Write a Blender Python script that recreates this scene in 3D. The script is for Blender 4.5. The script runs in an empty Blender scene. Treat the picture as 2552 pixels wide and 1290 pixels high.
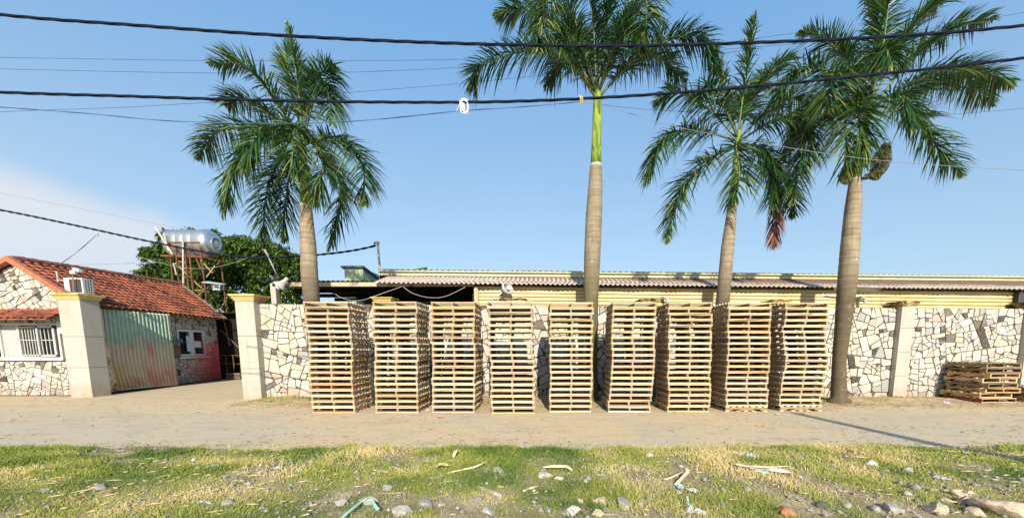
import bpy, math, random
import numpy as np
from mathutils import Vector, Matrix
R = math.radians
rnd = random.Random(7)
scene = bpy.context.scene
# ---------------------------------------------------------------- camera
PX, PY, FP, TILT, EYE = 1350.0, 984.0, 1000.0, R(7.07), 1.72   # principal point and focal length in photo pixels
cam = bpy.data.cameras.new('camera'); co = bpy.data.objects.new('camera', cam)
scene.collection.objects.link(co); scene.camera = co
co.location = (0, 0, EYE); co.rotation_euler = (R(90) - TILT, 0, 0)
cam.sensor_fit = 'HORIZONTAL'; cam.sensor_width = 36.0
cam.lens = 36.0 * FP / 2552.0
cam.shift_x = -(PX - 1276.0) / 2552.0
cam.shift_y = (PY - 645.0) / 2552.0
cam.clip_start = 0.05; cam.clip_end = 3000
# ---------------------------------------------------------------- light
SUN_EL, SUN_AZ = R(27), R(7.5)       # low sun behind the camera, a little to its right
sl = bpy.data.lights.new('sun', 'SUN'); so = bpy.data.objects.new('sun', sl); scene.collection.objects.link(so)
sl.energy = 5.0; sl.angle = R(0.5); sl.color = (1.0, 0.90, 0.74)
d = Vector((-math.sin(SUN_AZ) * math.cos(SUN_EL), math.cos(SUN_AZ) * math.cos(SUN_EL), -math.sin(SUN_EL)))
so.rotation_euler = d.to_track_quat('-Z', 'Y').to_euler(); so.location = (3, -10, 20)
world = bpy.data.worlds.new('World'); scene.world = world; world.use_nodes = True
wt = world.node_tree; wn = wt.nodes; wn.clear()
def wnode(t, **k):
    n = wn.new(t)
    for a, b in k.items(): setattr(n, a, b)
    return n
out = wnode('ShaderNodeOutputWorld'); bg = wnode('ShaderNodeBackground'); sky = wnode('ShaderNodeTexSky')
sky.sky_type = 'NISHITA'; sky.sun_disc = False; sky.sun_elevation = SUN_EL
sky.sun_rotation = math.pi - SUN_AZ; sky.air_density = 1.0; sky.dust_density = 1.2; sky.ozone_density = 2.5; sky.altitude = 0
bg.inputs[1].default_value = 0.15
def wmath(op, a, b=None, c=None, clamp=False):
    n = wnode('ShaderNodeMath', operation=op, use_clamp=clamp)
    for i, v in enumerate((a, b, c)):
        if v is None: continue
        if isinstance(v, (int, float)): n.inputs[i].default_value = v
        else: wt.links.new(v, n.inputs[i])
    return n.outputs[0]
def wsmooth(v, a, b):
    n = wnode('ShaderNodeMapRange', interpolation_type='SMOOTHSTEP')
    wt.links.new(v, n.inputs[0]); n.inputs[1].default_value = a; n.inputs[2].default_value = b
    n.inputs[3].default_value = 0; n.inputs[4].default_value = 1
    return n.outputs[0]
tc = wnode('ShaderNodeTexCoord'); sx = wnode('ShaderNodeSeparateXYZ'); wt.links.new(tc.outputs['Generated'], sx.inputs[0])
ymax = wmath('MAXIMUM', sx.outputs[1], 0.02)
A = wmath('DIVIDE', sx.outputs[0], ymax); 
hyp = wmath('SQRT', wmath('ADD', wmath('MULTIPLY', sx.outputs[0], sx.outputs[0]), wmath('MULTIPLY', ymax, ymax)))
E = wmath('DIVIDE', sx.outputs[2], hyp)
nz = wnode('ShaderNodeTexNoise'); nz.inputs['Scale'].default_value = 5.0; nz.inputs['Detail'].default_value = 6
wt.links.new(tc.outputs['Generated'], nz.inputs['Vector'])
nv = wmath('MULTIPLY', wmath('SUBTRACT', nz.outputs[0], 0.5), 0.05)
edge = wmath('SUBTRACT', 0.268, wmath('MULTIPLY', wmath('ADD', A, 1.25), 0.09))   # top edge of the thin cloud bank falls to the right
m1 = wsmooth(wmath('SUBTRACT', wmath('ADD', edge, nv), E), -0.012, 0.05)
m2 = wsmooth(wmath('SUBTRACT', wmath('MULTIPLY', nv, 3.0), A), 0.76, 0.95)
m3 = wsmooth(E, -0.02, 0.22)
nz2 = wnode('ShaderNodeTexNoise'); nz2.inputs['Scale'].default_value = 3.2; nz2.inputs['Detail'].default_value = 5
wt.links.new(tc.outputs['Generated'], nz2.inputs['Vector'])
m4 = wmath('ADD', wmath('MULTIPLY', nz2.outputs[0], 0.7), 0.52, clamp=True)
veil = wmath('MULTIPLY', wsmooth(wmath('MULTIPLY', A, -1.0), 0.75, 1.5), wsmooth(wmath('MULTIPLY', E, -1.0), -0.45, -0.2))
cl = wmath('MULTIPLY', wmath('MULTIPLY', wmath('MULTIPLY', m1, m2), wmath('ADD', wmath('MULTIPLY', m3, .7), .3)), m4)
cl = wmath('ADD', cl, wmath('MULTIPLY', veil, 0.16), clamp=True)
mx = wnode('ShaderNodeMix', data_type='RGBA'); wt.links.new(cl, mx.inputs[0]); 
tint = wnode('ShaderNodeMix', data_type='RGBA', blend_type='MULTIPLY'); tint.inputs[0].default_value = 1
wt.links.new(sky.outputs[0], tint.inputs[6]); tint.inputs[7].default_value = (1.10, 1.08, 1.05, 1)
air = wnode('ShaderNodeMix', data_type='RGBA'); air.inputs[0].default_value = .72; wt.links.new(tint.outputs[2], air.inputs[6])
gr_ = wnode('ShaderNodeMix', data_type='RGBA'); wt.links.new(wsmooth(E, -.05, .95), gr_.inputs[0]); gr_.inputs[6].default_value = (2.1, 2.95, 3.7, 1); gr_.inputs[7].default_value = (.74, 2.05, 4.0, 1); wt.links.new(gr_.outputs[2], air.inputs[7])
wt.links.new(air.outputs[2], mx.inputs[6]); mx.inputs[7].default_value = (3.6, 3.8, 4.1, 1)
wt.links.new(mx.outputs[2], bg.inputs[0]); wt.links.new(bg.outputs[0], out.inputs[0])
vs = scene.view_settings; vs.view_transform = 'Standard'; vs.look = 'None'; vs.exposure = 0.5; vs.gamma = 1.0; vs.use_curve_mapping = False
scene.cycles.diffuse_bounces = 1; scene.cycles.max_bounces = 6; scene.cycles.transparent_max_bounces = 6

# ---------------------------------------------------------------- where a photo pixel lies at a known distance
CT, ST = math.cos(TILT), math.sin(TILT)
def ray(u, v): return Vector((u - PX, CT * FP + ST * (PY - v), -ST * FP + CT * (PY - v)))
def P(u, v, Y): r = ray(u, v); return Vector((r.x / r.y * Y, Y, EYE + r.z / r.y * Y))
def G(u, v, z=0.0): r = ray(u, v); t = (z - EYE) / r.z; return Vector((r.x * t, r.y * t, z))

# ---------------------------------------------------------------- object helpers
def tag(o, label=None, cat=None, group=None, kind=None):
    if label: o['label'] = label
    if cat: o['category'] = cat
    if group: o['group'] = group
    if kind: o['kind'] = kind
    return o
def thing(name, loc, label, cat, group=None):
    o = bpy.data.objects.new(name, None); o.empty_display_size = .1
    scene.collection.objects.link(o); o.location = loc
    return tag(o, label, cat, group)
def worldloc(o):
    p = Vector((0, 0, 0))
    while o is not None: p += o.location; o = o.parent
    return p
class MB:
    def __init__(s): s.v = []; s.f = []; s.mi = []; s.m = 0
    def vert(s, p): s.v.append((p[0], p[1], p[2])); return len(s.v) - 1
    def face(s, *idx): s.f.append(tuple(idx)); s.mi.append(s.m)
    def poly(s, pts): n = len(s.v); s.v += [tuple(p) for p in pts]; s.face(*range(n, n + len(pts)))
    def hexa(s, c):   # 8 corners: bottom ring then top ring, counter-clockwise from above
        n = len(s.v); s.v += [tuple(p) for p in c]
        for q in ((3,2,1,0),(4,5,6,7),(0,1,5,4),(1,2,6,5),(2,3,7,6),(3,0,4,7)): s.face(*[n + i for i in q])
    def box(s, x0, x1, y0, y1, z0, z1):
        s.hexa([(x0,y0,z0),(x1,y0,z0),(x1,y1,z0),(x0,y1,z0),(x0,y0,z1),(x1,y0,z1),(x1,y1,z1),(x0,y1,z1)])
    def bar(s, a, b, w, h=None, up=(0,0,1)):   # rectangular bar from a to b
        h = h or w; a = Vector(a); b = Vector(b); t = (b - a).normalized(); u = Vector(up)
        if abs(t.dot(u)) > .95: u = Vector((0, 1, 0))
        sd = t.cross(u).normalized(); u = sd.cross(t).normalized()
        c = []
        for q in (a, b):
            for sx_, sz_ in ((-1,-1),(1,-1),(1,1),(-1,1)): c.append(q + sd * sx_ * w / 2 + u * sz_ * h / 2)
        n = len(s.v); s.v += [tuple(p) for p in c]
        for q in ((3,2,1,0),(4,5,6,7),(0,1,5,4),(1,2,6,5),(2,3,7,6),(3,0,4,7)): s.face(*[n + i for i in q])
    def tube(s, pts, rads, n=8, cap=True):
        pts = [Vector(p) for p in pts]
        if isinstance(rads, (int, float)): rads = [rads] * len(pts)
        base = len(s.v); prev = None
        for i, p in enumerate(pts):
            t = (pts[min(i + 1, len(pts) - 1)] - pts[max(i - 1, 0)]).normalized()
            if prev is None:
                a = Vector((1, 0, 0)) if abs(t.x) < .9 else Vector((0, 1, 0))
            else: a = prev
            u = (a - t * a.dot(t)).normalized(); w = t.cross(u); prev = u
            for k in range(n):
                an = 2 * math.pi * k / n; s.v.append(tuple(p + (u * math.cos(an) + w * math.sin(an)) * rads[i]))
        for i in range(len(pts) - 1):
            for k in range(n):
                a = base + i * n + k; b = base + i * n + (k + 1) % n; s.face(a, b, b + n, a + n)
        if cap: s.face(*[base + k for k in range(n)][::-1]); s.face(*[base + (len(pts) - 1) * n + k for k in range(n)])
    def lathe(s, c, prof, n=24, axis='z'):   # prof: list of (radius, height)
        base = len(s.v); c = Vector(c)
        for r_, h in prof:
            for k in range(n):
                an = 2 * math.pi * k / n; x, y = r_ * math.cos(an), r_ * math.sin(an)
                p = {'z': (x, y, h), 'x': (h, x, y), 'y': (x, h, y)}[axis]
                s.v.append((c.x + p[0], c.y + p[1], c.z + p[2]))
        for i in range(len(prof) - 1):
            for k in range(n):
                a = base + i * n + k; b = base + i * n + (k + 1) % n; s.face(a, b, b + n, a + n)
    def build(s, name, mat, parent=None, smooth=False, loc=None):
        me = bpy.data.meshes.new(name); off = Vector(loc) if loc is not None else (worldloc(parent) if parent else Vector((0,0,0)))
        vv = [(x - off.x, y - off.y, z - off.z) for x, y, z in s.v]
        me.from_pydata(vv, [], s.f)
        mats = mat if isinstance(mat, (list, tuple)) else [mat]
        for m in mats: me.materials.append(m)
        if len(mats) > 1: me.polygons.foreach_set('material_index', s.mi)
        if smooth: me.polygons.foreach_set('use_smooth', [True] * len(s.f))
        me.update(); o = bpy.data.objects.new(name, me); scene.collection.objects.link(o)
        if parent: o.parent = parent
        elif loc is not None: o.location = loc
        return o
def npmesh(name, verts, faces, mats, parent=None, col=None, smooth=False):
    """verts (n,3), faces (m,k) numpy"""
    off = worldloc(parent) if parent else Vector((0,0,0))
    verts = np.asarray(verts, dtype=np.float32) - np.array([off.x, off.y, off.z], dtype=np.float32)
    me = bpy.data.meshes.new(name); k = faces.shape[1]; m = faces.shape[0]
    me.vertices.add(len(verts)); me.vertices.foreach_set('co', verts.ravel())
    me.loops.add(m * k); me.loops.foreach_set('vertex_index', faces.astype(np.int32).ravel())
    me.polygons.add(m); me.polygons.foreach_set('loop_start', np.arange(0, m * k, k, dtype=np.int32))
    me.polygons.foreach_set('loop_total', np.full(m, k, dtype=np.int32))
    if smooth: me.polygons.foreach_set('use_smooth', np.ones(m, dtype=bool))
    if col is not None:
        at = me.attributes.new('tone', 'FLOAT', 'POINT'); at.data.foreach_set('value', np.asarray(col, dtype=np.float32))
    me.materials.append(mats); me.update(calc_edges=True); me.validate()
    o = bpy.data.objects.new(name, me); scene.collection.objects.link(o)
    if parent: o.parent = parent
    return o
# ---------------------------------------------------------------- materials
class NT:
    def __init__(s, name):
        s.m = bpy.data.materials.new(name); s.m.use_nodes = True; s.t = s.m.node_tree; s.t.nodes.clear()
        s.out = s.n('ShaderNodeOutputMaterial'); s.b = s.n('ShaderNodeBsdfPrincipled'); s.l(s.b.outputs[0], s.out.inputs[0])
    def n(s, t, **k):
        x = s.t.nodes.new(t)
        for a, b in k.items(): setattr(x, a, b)
        return x
    def l(s, a, b): s.t.links.new(a, b)
    def setv(s, sock, v):
        if isinstance(v, bpy.types.NodeSocket): s.l(v, sock)
        elif isinstance(v, (tuple, list)) and len(v) == 3 and sock.type == 'RGBA': sock.default_value = (*v, 1)
        else: sock.default_value = v
    def coord(s, kind='Object', scale=(1,1,1), loc=(0,0,0)):
        tc = s.n('ShaderNodeTexCoord'); mp = s.n('ShaderNodeMapping'); s.l(tc.outputs[kind], mp.inputs[0])
        mp.inputs['Scale'].default_value = scale; mp.inputs['Location'].default_value = loc
        return mp.outputs[0]
    def geo(s, scale=(1,1,1)):   # world position
        g = s.n('ShaderNodeNewGeometry'); mp = s.n('ShaderNodeMapping'); s.l(g.outputs['Position'], mp.inputs[0])
        mp.inputs['Scale'].default_value = scale; return mp.outputs[0]
    def noise(s, vec, sc, det=5, rough=.55, dist=0):
        x = s.n('ShaderNodeTexNoise'); s.l(vec, x.inputs['Vector']); x.inputs['Scale'].default_value = sc
        x.inputs['Detail'].default_value = det; x.inputs['Roughness'].default_value = rough; x.inputs['Distortion'].default_value = dist
        return x.outputs[0]
    def ramp(s, v, a, b, lo=0., hi=1., smooth=True):
        x = s.n('ShaderNodeMapRange', interpolation_type='SMOOTHSTEP' if smooth else 'LINEAR'); s.l(v, x.inputs[0])
        x.inputs[1].default_value = a; x.inputs[2].default_value = b; x.inputs[3].default_value = lo; x.inputs[4].default_value = hi
        return x.outputs[0]
    def mix(s, f, a, b, bt='MIX'):
        x = s.n('ShaderNodeMix', data_type='RGBA', blend_type=bt); s.setv(x.inputs[0], f); s.setv(x.inputs[6], a); s.setv(x.inputs[7], b)
        return x.outputs[2]
    def math(s, op, a, b=0., clamp=False):
        x = s.n('ShaderNodeMath', operation=op, use_clamp=clamp); s.setv(x.inputs[0], a); s.setv(x.inputs[1], b); return x.outputs[0]
    def bump(s, h, st, dist=.02):
        x = s.n('ShaderNodeBump'); s.l(h, x.inputs['Height']); x.inputs['Strength'].default_value = st; x.inputs['Distance'].default_value = dist
        s.l(x.outputs[0], s.b.inputs['Normal'])
    def cells(s, f, cols):   # stepped choice among colours by f in 0..1
        x = s.n('ShaderNodeValToRGB'); s.l(f, x.inputs[0]); cr = x.color_ramp; cr.interpolation = 'CONSTANT'
        cr.elements[0].position = 0; cr.elements[0].color = (*cols[0][1], 1)
        cr.elements[1].position = cols[1][0]; cr.elements[1].color = (*cols[1][1], 1)
        for p, c in cols[2:]:
            e = cr.elements.new(p); e.color = (*c, 1)
        return x.outputs[0]
    def done(s, col, rough=.8, spec=.3, metal=0):
        s.setv(s.b.inputs['Base Color'], col); s.setv(s.b.inputs['Roughness'], rough); s.b.inputs['Specular IOR Level'].default_value = spec
        s.setv(s.b.inputs['Metallic'], metal); return s.m
def plain(name, c, var=.18, sc=6, rough=.75, spec=.3, metal=0, bump=0.15, rand=0.0, stretch=(1,1,1)):
    k = NT(name); vec = k.coord(scale=stretch)
    n1 = k.noise(vec, sc, 6, .6); n2 = k.noise(vec, sc * .17, 3)
    f = k.math('ADD', k.math('MULTIPLY', k.math('SUBTRACT', n1, .5), 2 * var), k.math('MULTIPLY', k.math('SUBTRACT', n2, .5), 1.6 * var))
    if rand:
        oi = k.n('ShaderNodeObjectInfo'); f = k.math('ADD', f, k.math('MULTIPLY', k.math('SUBTRACT', oi.outputs['Random'], .5), rand))
    hs = k.n('ShaderNodeHueSaturation'); hs.inputs['Color'].default_value = (*c, 1); k.l(k.math('ADD', f, 1.0), hs.inputs['Value'])
    if bump: k.bump(k.noise(vec, sc * 4, 4), bump, .01)
    return k.done(hs.outputs[0], rough, spec, metal)
def worn(name, c, dirt, amount=.5, sc=1.5, rough=.7, metal=0, stretch=(1,1,1), bump=.1, spec=.35):
    k = NT(name); vec = k.coord(scale=stretch)
    f = k.ramp(k.noise(vec, sc, 8, .65, .4), .62 - amount * .3, .75 - amount * .18)
    base = k.mix(k.ramp(k.noise(vec, sc * 5, 5), .3, .7), tuple(x * .86 for x in c), tuple(min(1, x * 1.1) for x in c))
    k.bump(k.noise(vec, sc * 12, 3), bump, .005)
    return k.done(k.mix(f, base, dirt), rough, spec, metal)

def wood(name, light, dark, rand=.35, scale=1.0):
    k = NT(name); oi = k.n('ShaderNodeObjectInfo'); g = k.n('ShaderNodeNewGeometry')
    isl = g.outputs['Random Per Island']
    mul = k.n('ShaderNodeVectorMath', operation='ADD'); tc = k.n('ShaderNodeTexCoord'); k.l(tc.outputs['Object'], mul.inputs[0])
    cx = k.n('ShaderNodeCombineXYZ'); k.l(k.math('MULTIPLY', isl, 37.), cx.inputs[0]); k.l(k.math('MULTIPLY', oi.outputs['Random'], 53.), cx.inputs[1]); k.l(cx.outputs[0], mul.inputs[1])
    mp = k.n('ShaderNodeMapping'); k.l(mul.outputs[0], mp.inputs[0]); mp.inputs['Scale'].default_value = (3 * scale, 3 * scale, 22 * scale)
    gr = k.noise(mp.outputs[0], 3.0, 5, .6, .8)
    kn = k.ramp(k.noise(mul.outputs[0], 9., 2), .68, .76)
    f = k.ramp(gr, .3, .72)
    col = k.mix(f, light, dark)
    warm = k.mix(k.ramp(isl, .0, 1.), (1.0, .97, .86), (.93, .80, .66))
    col = k.mix(1.0, col, warm, 'MULTIPLY')
    odd = k.math('MULTIPLY', k.math('GREATER_THAN', k.math('FRACT', k.math('ADD', k.math('MULTIPLY', isl, 3.7), oi.outputs['Random'])), .90), .75)
    col = k.mix(odd, col, tuple(x * y for x, y in zip(dark, (.8, .55, .5))))
    col = k.mix(k.math('MULTIPLY', kn, .7), col, tuple(x * .45 for x in dark))
    hs = k.n('ShaderNodeHueSaturation'); k.l(col, hs.inputs['Color'])
    k.l(k.math('ADD', k.math('MULTIPLY', k.math('SUBTRACT', oi.outputs['Random'], .5), rand), 1.0), hs.inputs['Value']); k.l(k.ramp(k.math('FRACT', k.math('MULTIPLY', oi.outputs['Random'], 7.3)), 0, 1, .62, 1.12, False), hs.inputs['Saturation'])
    k.bump(gr, .25, .004)
    return k.done(hs.outputs[0], .72, .25)
M = {}
M['pine'] = wood('fresh_pine', (.76, .67, .47), (.57, .455, .27), .45)
M['pine_side_shaded'] = wood('shaded_pine_stringer', (.43, .315, .18), (.24, .16, .08), .3)  # orange stringer pine, darkened with the shade of stack sides and insides
M['old_wood'] = wood('weathered_wood', (.34, .27, .15), (.17, .12, .06), .6)
M['old_pale'] = wood('old_pine', (.66, .50, .27), (.42, .28, .13), .4)
M['red_wood'] = plain('red_painted_wood', (.26, .06, .045), .4, 8)

def stone_wall_mat(name, scale, joint=.035, paint=False, dark=.10):
    k = NT(name); vec = k.geo()
    # flatten onto the wall: x+y along, z up
    sp = k.n('ShaderNodeSeparateXYZ'); k.l(vec, sp.inputs[0]); cb = k.n('ShaderNodeCombineXYZ')
    k.l(k.math('ADD', sp.outputs[0], k.math('MULTIPLY', sp.outputs[1], 1.0 if paint else .0)), cb.inputs[0]); k.l(sp.outputs[2], cb.inputs[1])
    wob = k.n('ShaderNodeTexNoise'); k.l(cb.outputs[0], wob.inputs['Vector']); wob.inputs['Scale'].default_value = 1.3; wob.inputs['Detail'].default_value = 1
    add = k.n('ShaderNodeVectorMath', operation='MULTIPLY_ADD'); k.l(wob.outputs[1], add.inputs[0]); add.inputs[1].default_value = (.16, .16, 0); k.l(cb.outputs[0], add.inputs[2])
    def vor(feat, s_):
        v = k.n('ShaderNodeTexVoronoi', feature=feat, voronoi_dimensions='2D'); k.l(add.outputs[0], v.inputs['Vector']); v.inputs['Scale'].default_value = s_; v.inputs['Randomness'].default_value = .95; return v
    c1, e1_, c2, e2_ = vor('F1', scale * .86), vor('DISTANCE_TO_EDGE', scale * .86), vor('F1', scale * 1.6), vor('DISTANCE_TO_EDGE', scale * 1.6)
    pick = k.n('ShaderNodeSeparateColor'); k.l(c1.outputs['Color'], pick.inputs[0]); small = k.math('GREATER_THAN', pick.outputs[1], .66)   # every other big stone is broken into small ones
    d1 = k.math('DIVIDE', e1_.outputs['Distance'], scale * .86); d2 = k.math('DIVIDE', e2_.outputs['Distance'], scale * 1.6)
    dist = k.math('MINIMUM', d1, k.math('ADD', d2, k.math('MULTIPLY', k.math('SUBTRACT', 1.0, small), 9.)))
    cc_ = k.mix(small, c1.outputs['Color'], c2.outputs['Color'])
    dist = k.math('ADD', dist, k.math('MULTIPLY', k.math('SUBTRACT', k.noise(k.geo(), 14, 2), .5), .010))
    sc = k.n('ShaderNodeSeparateColor'); k.l(cc_, sc.inputs[0])
    stone = k.cells(sc.outputs[0], [(0, (.44, .41, .35)), (.2, (.49, .465, .41)), (.42, (.50, .48, .435)), (.60, (.43, .41, .37)), (.78, (.50, .38, .31)), (.84, (.49, .43, .31)), (.88, (.36, .36, .33)), (1 - dark, (.055, .052, .05)), (1 - dark * .4, (.15, .135, .12))])
    mott = k.noise(k.geo(), 22, 6, .65)
    stone = k.mix(k.ramp(mott, .35, .75), stone, (.44, .37, .27), 'MIX') if False else k.mix(k.math('MULTIPLY', k.ramp(mott, .3, .8), .35), stone, (.33, .27, .20))
    j = k.ramp(dist, joint * .16, joint * .34)
    jc = k.mix(k.ramp(k.noise(k.geo(), 6, 4), .35, .65), (.05, .038, .026), (.17, .13, .09))
    col = k.mix(j, jc, stone)
    # dirt splashed up from the ground and streaks from the top
    low = k.math('MULTIPLY', k.ramp(sp.outputs[2], .55, .0), k.ramp(k.noise(k.geo(), 4, 6), .3, .65))
    col = k.mix(k.math('MULTIPLY', low, .55), col, (.30, .22, .13))
    st = k.noise(k.geo((5, 5, .35)), 1.6, 5); stk = k.math('MULTIPLY', k.ramp(st, .55, .75), k.ramp(sp.outputs[2], 1.6, 3.1))
    col = k.mix(k.math('MULTIPLY', stk, .35), col, (.28, .26, .22))
    if paint:   # red spray paint that fades upwards near the far corner of the wall
        a = k.ramp(k.math('ADD', sp.outputs[1], k.math('MULTIPLY', k.noise(k.geo(), 1.5, 3), 2.0)), 19.2, 21.4); b = k.ramp(k.math('ADD', sp.outputs[2], k.math('MULTIPLY', k.noise(k.geo(), 3, 4), .8)), 2.7, 1.8)
        col = k.mix(k.math('MULTIPLY', k.math('MULTIPLY', a, b), .88), col, (.66, .06, .10))
        c2 = k.math('MULTIPLY', k.ramp(sp.outputs[1], 17.0, 19.5), k.ramp(sp.outputs[2], 1.5, .5)); col = k.mix(k.math('MULTIPLY', c2, .35), col, (.35, .05, .05))
    k.bump(k.math('ADD', k.math('MULTIPLY', j, 1.0), k.math('MULTIPLY', mott, .25)), .9, .03)
    return k.done(col, .82, .25)
def stone_mat(name, paint=False):
    k = NT(name); at = k.n('ShaderNodeAttribute', attribute_name='tone'); f = at.outputs['Fac']; vec = k.geo(); sp = k.n('ShaderNodeSeparateXYZ'); k.l(vec, sp.inputs[0])
    stone = k.cells(f, [(0, (.49, .455, .395)), (.16, (.53, .50, .44)), (.34, (.57, .54, .485)), (.50, (.47, .445, .40)), (.62, (.55, .515, .455)), (.74, (.50, .38, .31)), (.80, (.49, .44, .33)), (.84, (.34, .345, .33)), (.92, (.055, .052, .05)), (.96, (.15, .135, .12))])
    mott = k.noise(vec, 18, 7, .7); big = k.noise(vec, 3.5, 5, .6)
    stone = k.mix(k.math('MULTIPLY', k.ramp(mott, .4, .78), .35), stone, (.36, .29, .21)); stone = k.mix(k.math('MULTIPLY', k.ramp(big, .5, .7), .3), stone, (.58, .56, .50))
    low = k.math('MULTIPLY', k.ramp(sp.outputs[2], .6, .0), k.ramp(k.noise(vec, 4, 6), .3, .65)); col = k.mix(k.math('MULTIPLY', low, .6), stone, (.27, .20, .12))
    st = k.noise(k.geo((5, 5, .35)), 1.6, 5); stk = k.math('MULTIPLY', k.ramp(st, .52, .72), k.ramp(sp.outputs[2], 1.2, 3.0)); col = k.mix(k.math('MULTIPLY', stk, .45), col, (.25, .225, .185))
    if paint:
        a = k.ramp(k.math('ADD', sp.outputs[1], k.math('MULTIPLY', k.noise(vec, 1.5, 3), 2.0)), 19.2, 21.4); b = k.ramp(k.math('ADD', sp.outputs[2], k.math('MULTIPLY', k.noise(vec, 3, 4), .8)), 2.7, 1.8)
        col = k.mix(k.math('MULTIPLY', k.math('MULTIPLY', a, b), .88), col, (.66, .06, .10))
        c2 = k.math('MULTIPLY', k.ramp(sp.outputs[1], 17.0, 19.5), k.ramp(sp.outputs[2], 1.5, .5)); col = k.mix(k.math('MULTIPLY', c2, .35), col, (.35, .05, .05))
    k.bump(k.math('ADD', mott, k.math('MULTIPLY', big, 1.5)), .7, .03)
    return k.done(col, .85, .2)
M['stone'] = stone_mat('crazy_paving_stone'); M['stone_painted'] = stone_mat('crazy_paving_stone_sprayed_red', True)
M['mortar'] = worn('brown_mortar', (.13, .095, .062), (.05, .036, .024), .6, 4, .95, bump=.6)
M['stone_big'] = stone_wall_mat('rubble_stone_large', 3.6, .042)
M['stone_small'] = stone_wall_mat('rubble_stone_small', 4.9, .05, dark=.13)
M['stone_house'] = stone_wall_mat('rubble_stone_house', 3.9, .045, paint=True, dark=.05)

def panel_stone():
    k = NT('speckled_granite'); vec = k.geo()
    col = k.mix(k.ramp(k.noise(vec, 60, 3, .7), .3, .7), (.38, .355, .31), (.49, .46, .40))
    col = k.mix(k.math('MULTIPLY', k.ramp(k.noise(vec, 1.6, 6), .5, .75), .35), col, (.32, .25, .17))
    sp = k.n('ShaderNodeSeparateXYZ'); k.l(vec, sp.inputs[0])
    stv = k.noise(k.geo((7, 7, .5)), 1.5, 6, .65); col = k.mix(k.math('MULTIPLY', k.ramp(stv, .52, .72), .4), col, (.22, .19, .15)); col = k.mix(k.math('MULTIPLY', k.ramp(k.noise(k.geo((.6, .6, 6)), 1.3, 4), .6, .7), .22), col, (.25, .24, .23))
    low = k.math('MULTIPLY', k.ramp(sp.outputs[2], .7, .0), k.ramp(k.noise(vec, 5, 6), .3, .6)); col = k.mix(k.math('MULTIPLY', low, .5), col, (.33, .22, .13))
    return k.done(col, .55, .4)
M['granite'] = panel_stone()
M['joint'] = plain('dark_joint', (.16, .14, .12), .2)
M['cap'] = worn('ochre_cap_paint', (.62, .46, .15), (.24, .18, .09), .35, 3)
M['cap_worn'] = worn('broken_cap_plaster', (.52, .38, .14), (.13, .10, .06), .75, 5, bump=.5)
def corr_yellow():
    k = NT('cream_corrugated_steel'); vec = k.geo()
    col = k.mix(k.ramp(k.noise(vec, .9, 4), .35, .65), (.62, .44, .19), (.68, .52, .27))
    dr = k.ramp(k.noise(k.geo((3, 3, .5)), 2.2, 6, .65), .50, .72); col = k.mix(k.math('MULTIPLY', dr, .55), col, (.36, .22, .10)); pt = k.noise(k.geo((.55, .2, 3.5)), 1.0, 3); col = k.mix(k.math('MULTIPLY', k.ramp(pt, .5, .6), .35), col, (.74, .62, .40))
    sp = k.n('ShaderNodeSeparateXYZ'); k.l(vec, sp.inputs[0])
    fr = k.math('FRACT', k.math('DIVIDE', sp.outputs[0], 1.07)); seam = k.ramp(fr, .985, .995); col = k.mix(k.math('MULTIPLY', seam, .55), col, (.30, .20, .10))
    return k.done(col, .5, .45)
M['yellow'] = corr_yellow()
def rust_roof():
    k = NT('rusty_corrugated_roof'); vec = k.geo(); sp = k.n('ShaderNodeSeparateXYZ'); k.l(vec, sp.inputs[0])
    n = k.noise(k.geo((1, .35, .35)), 7, 6, .7); big = k.noise(k.geo(), .55, 2)
    h = k.math('ADD', k.math('MULTIPLY', sp.outputs[1], 1.1), k.math('ADD', k.math('MULTIPLY', n, .9), k.math('MULTIPLY', big, .5)))
    wv = k.math('SINE', k.math('MULTIPLY', sp.outputs[0], 41.0)); h = k.math('ADD', h, k.math('MULTIPLY', wv, .7)); f = k.ramp(h, 16.05, 16.3); rust = k.mix(k.ramp(n, .35, .6), (.22, .08, .042), (.125, .052, .034))
    z = k.mix(k.ramp(k.noise(vec, 3, 5), .4, .6), (.62, .54, .42), (.53, .50, .43))
    pale = k.mix(k.ramp(k.noise(vec, 9, 4), .5, .7), z, (.55, .30, .16))
    return k.done(k.mix(k.math('MULTIPLY', f, .8), pale, rust), .6, .35)
M['rust_roof'] = rust_roof()
M['zinc'] = worn('zinc_sheet', (.52, .54, .54), (.28, .20, .14), .35, 2, .5, .3)
M['cream'] = worn('cream_fascia', (.56, .56, .34), (.36, .32, .20), .15, 1.2)
M['roof_pale'] = worn('pale_roof_sheet', (.47, .43, .32), (.30, .24, .16), .3, 1)
M['beam'] = worn('cream_beam', (.46, .38, .24), (.14, .11, .07), .45, 2.5)
M['black'] = plain('interior_shade_black', (.022, .02, .018), .3, 3, .95, .05)  # near-black colour holds the shade of unlit interiors
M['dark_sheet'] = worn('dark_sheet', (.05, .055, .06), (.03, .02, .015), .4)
M['green_wall'] = worn('pale_green_plaster', (.38, .50, .32), (.28, .34, .25), .2, 1)
M['slab'] = plain('dark_slab', (.10, .10, .11))
M['concrete'] = plain('weathered_concrete', (.42, .40, .36), .25, 8)
M['brown_post'] = worn('rusty_post', (.24, .16, .12), (.32, .12, .05), .6, 6)
M['rust'] = worn('rusty_steel', (.13, .055, .03), (.24, .10, .045), .5, 9, .85)
M['pipe'] = plain('white_pipe', (.46, .44, .40), .15)
M['white_paint'] = worn('white_paint', (.58, .57, .52), (.34, .29, .22), .2, 3)
M['grey_paint'] = worn('grey_paint', (.40, .42, .44), (.25, .24, .22), .2, 3)
M['plastic'] = plain('white_plastic', (.55, .56, .55), .05, 5, .4)
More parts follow.
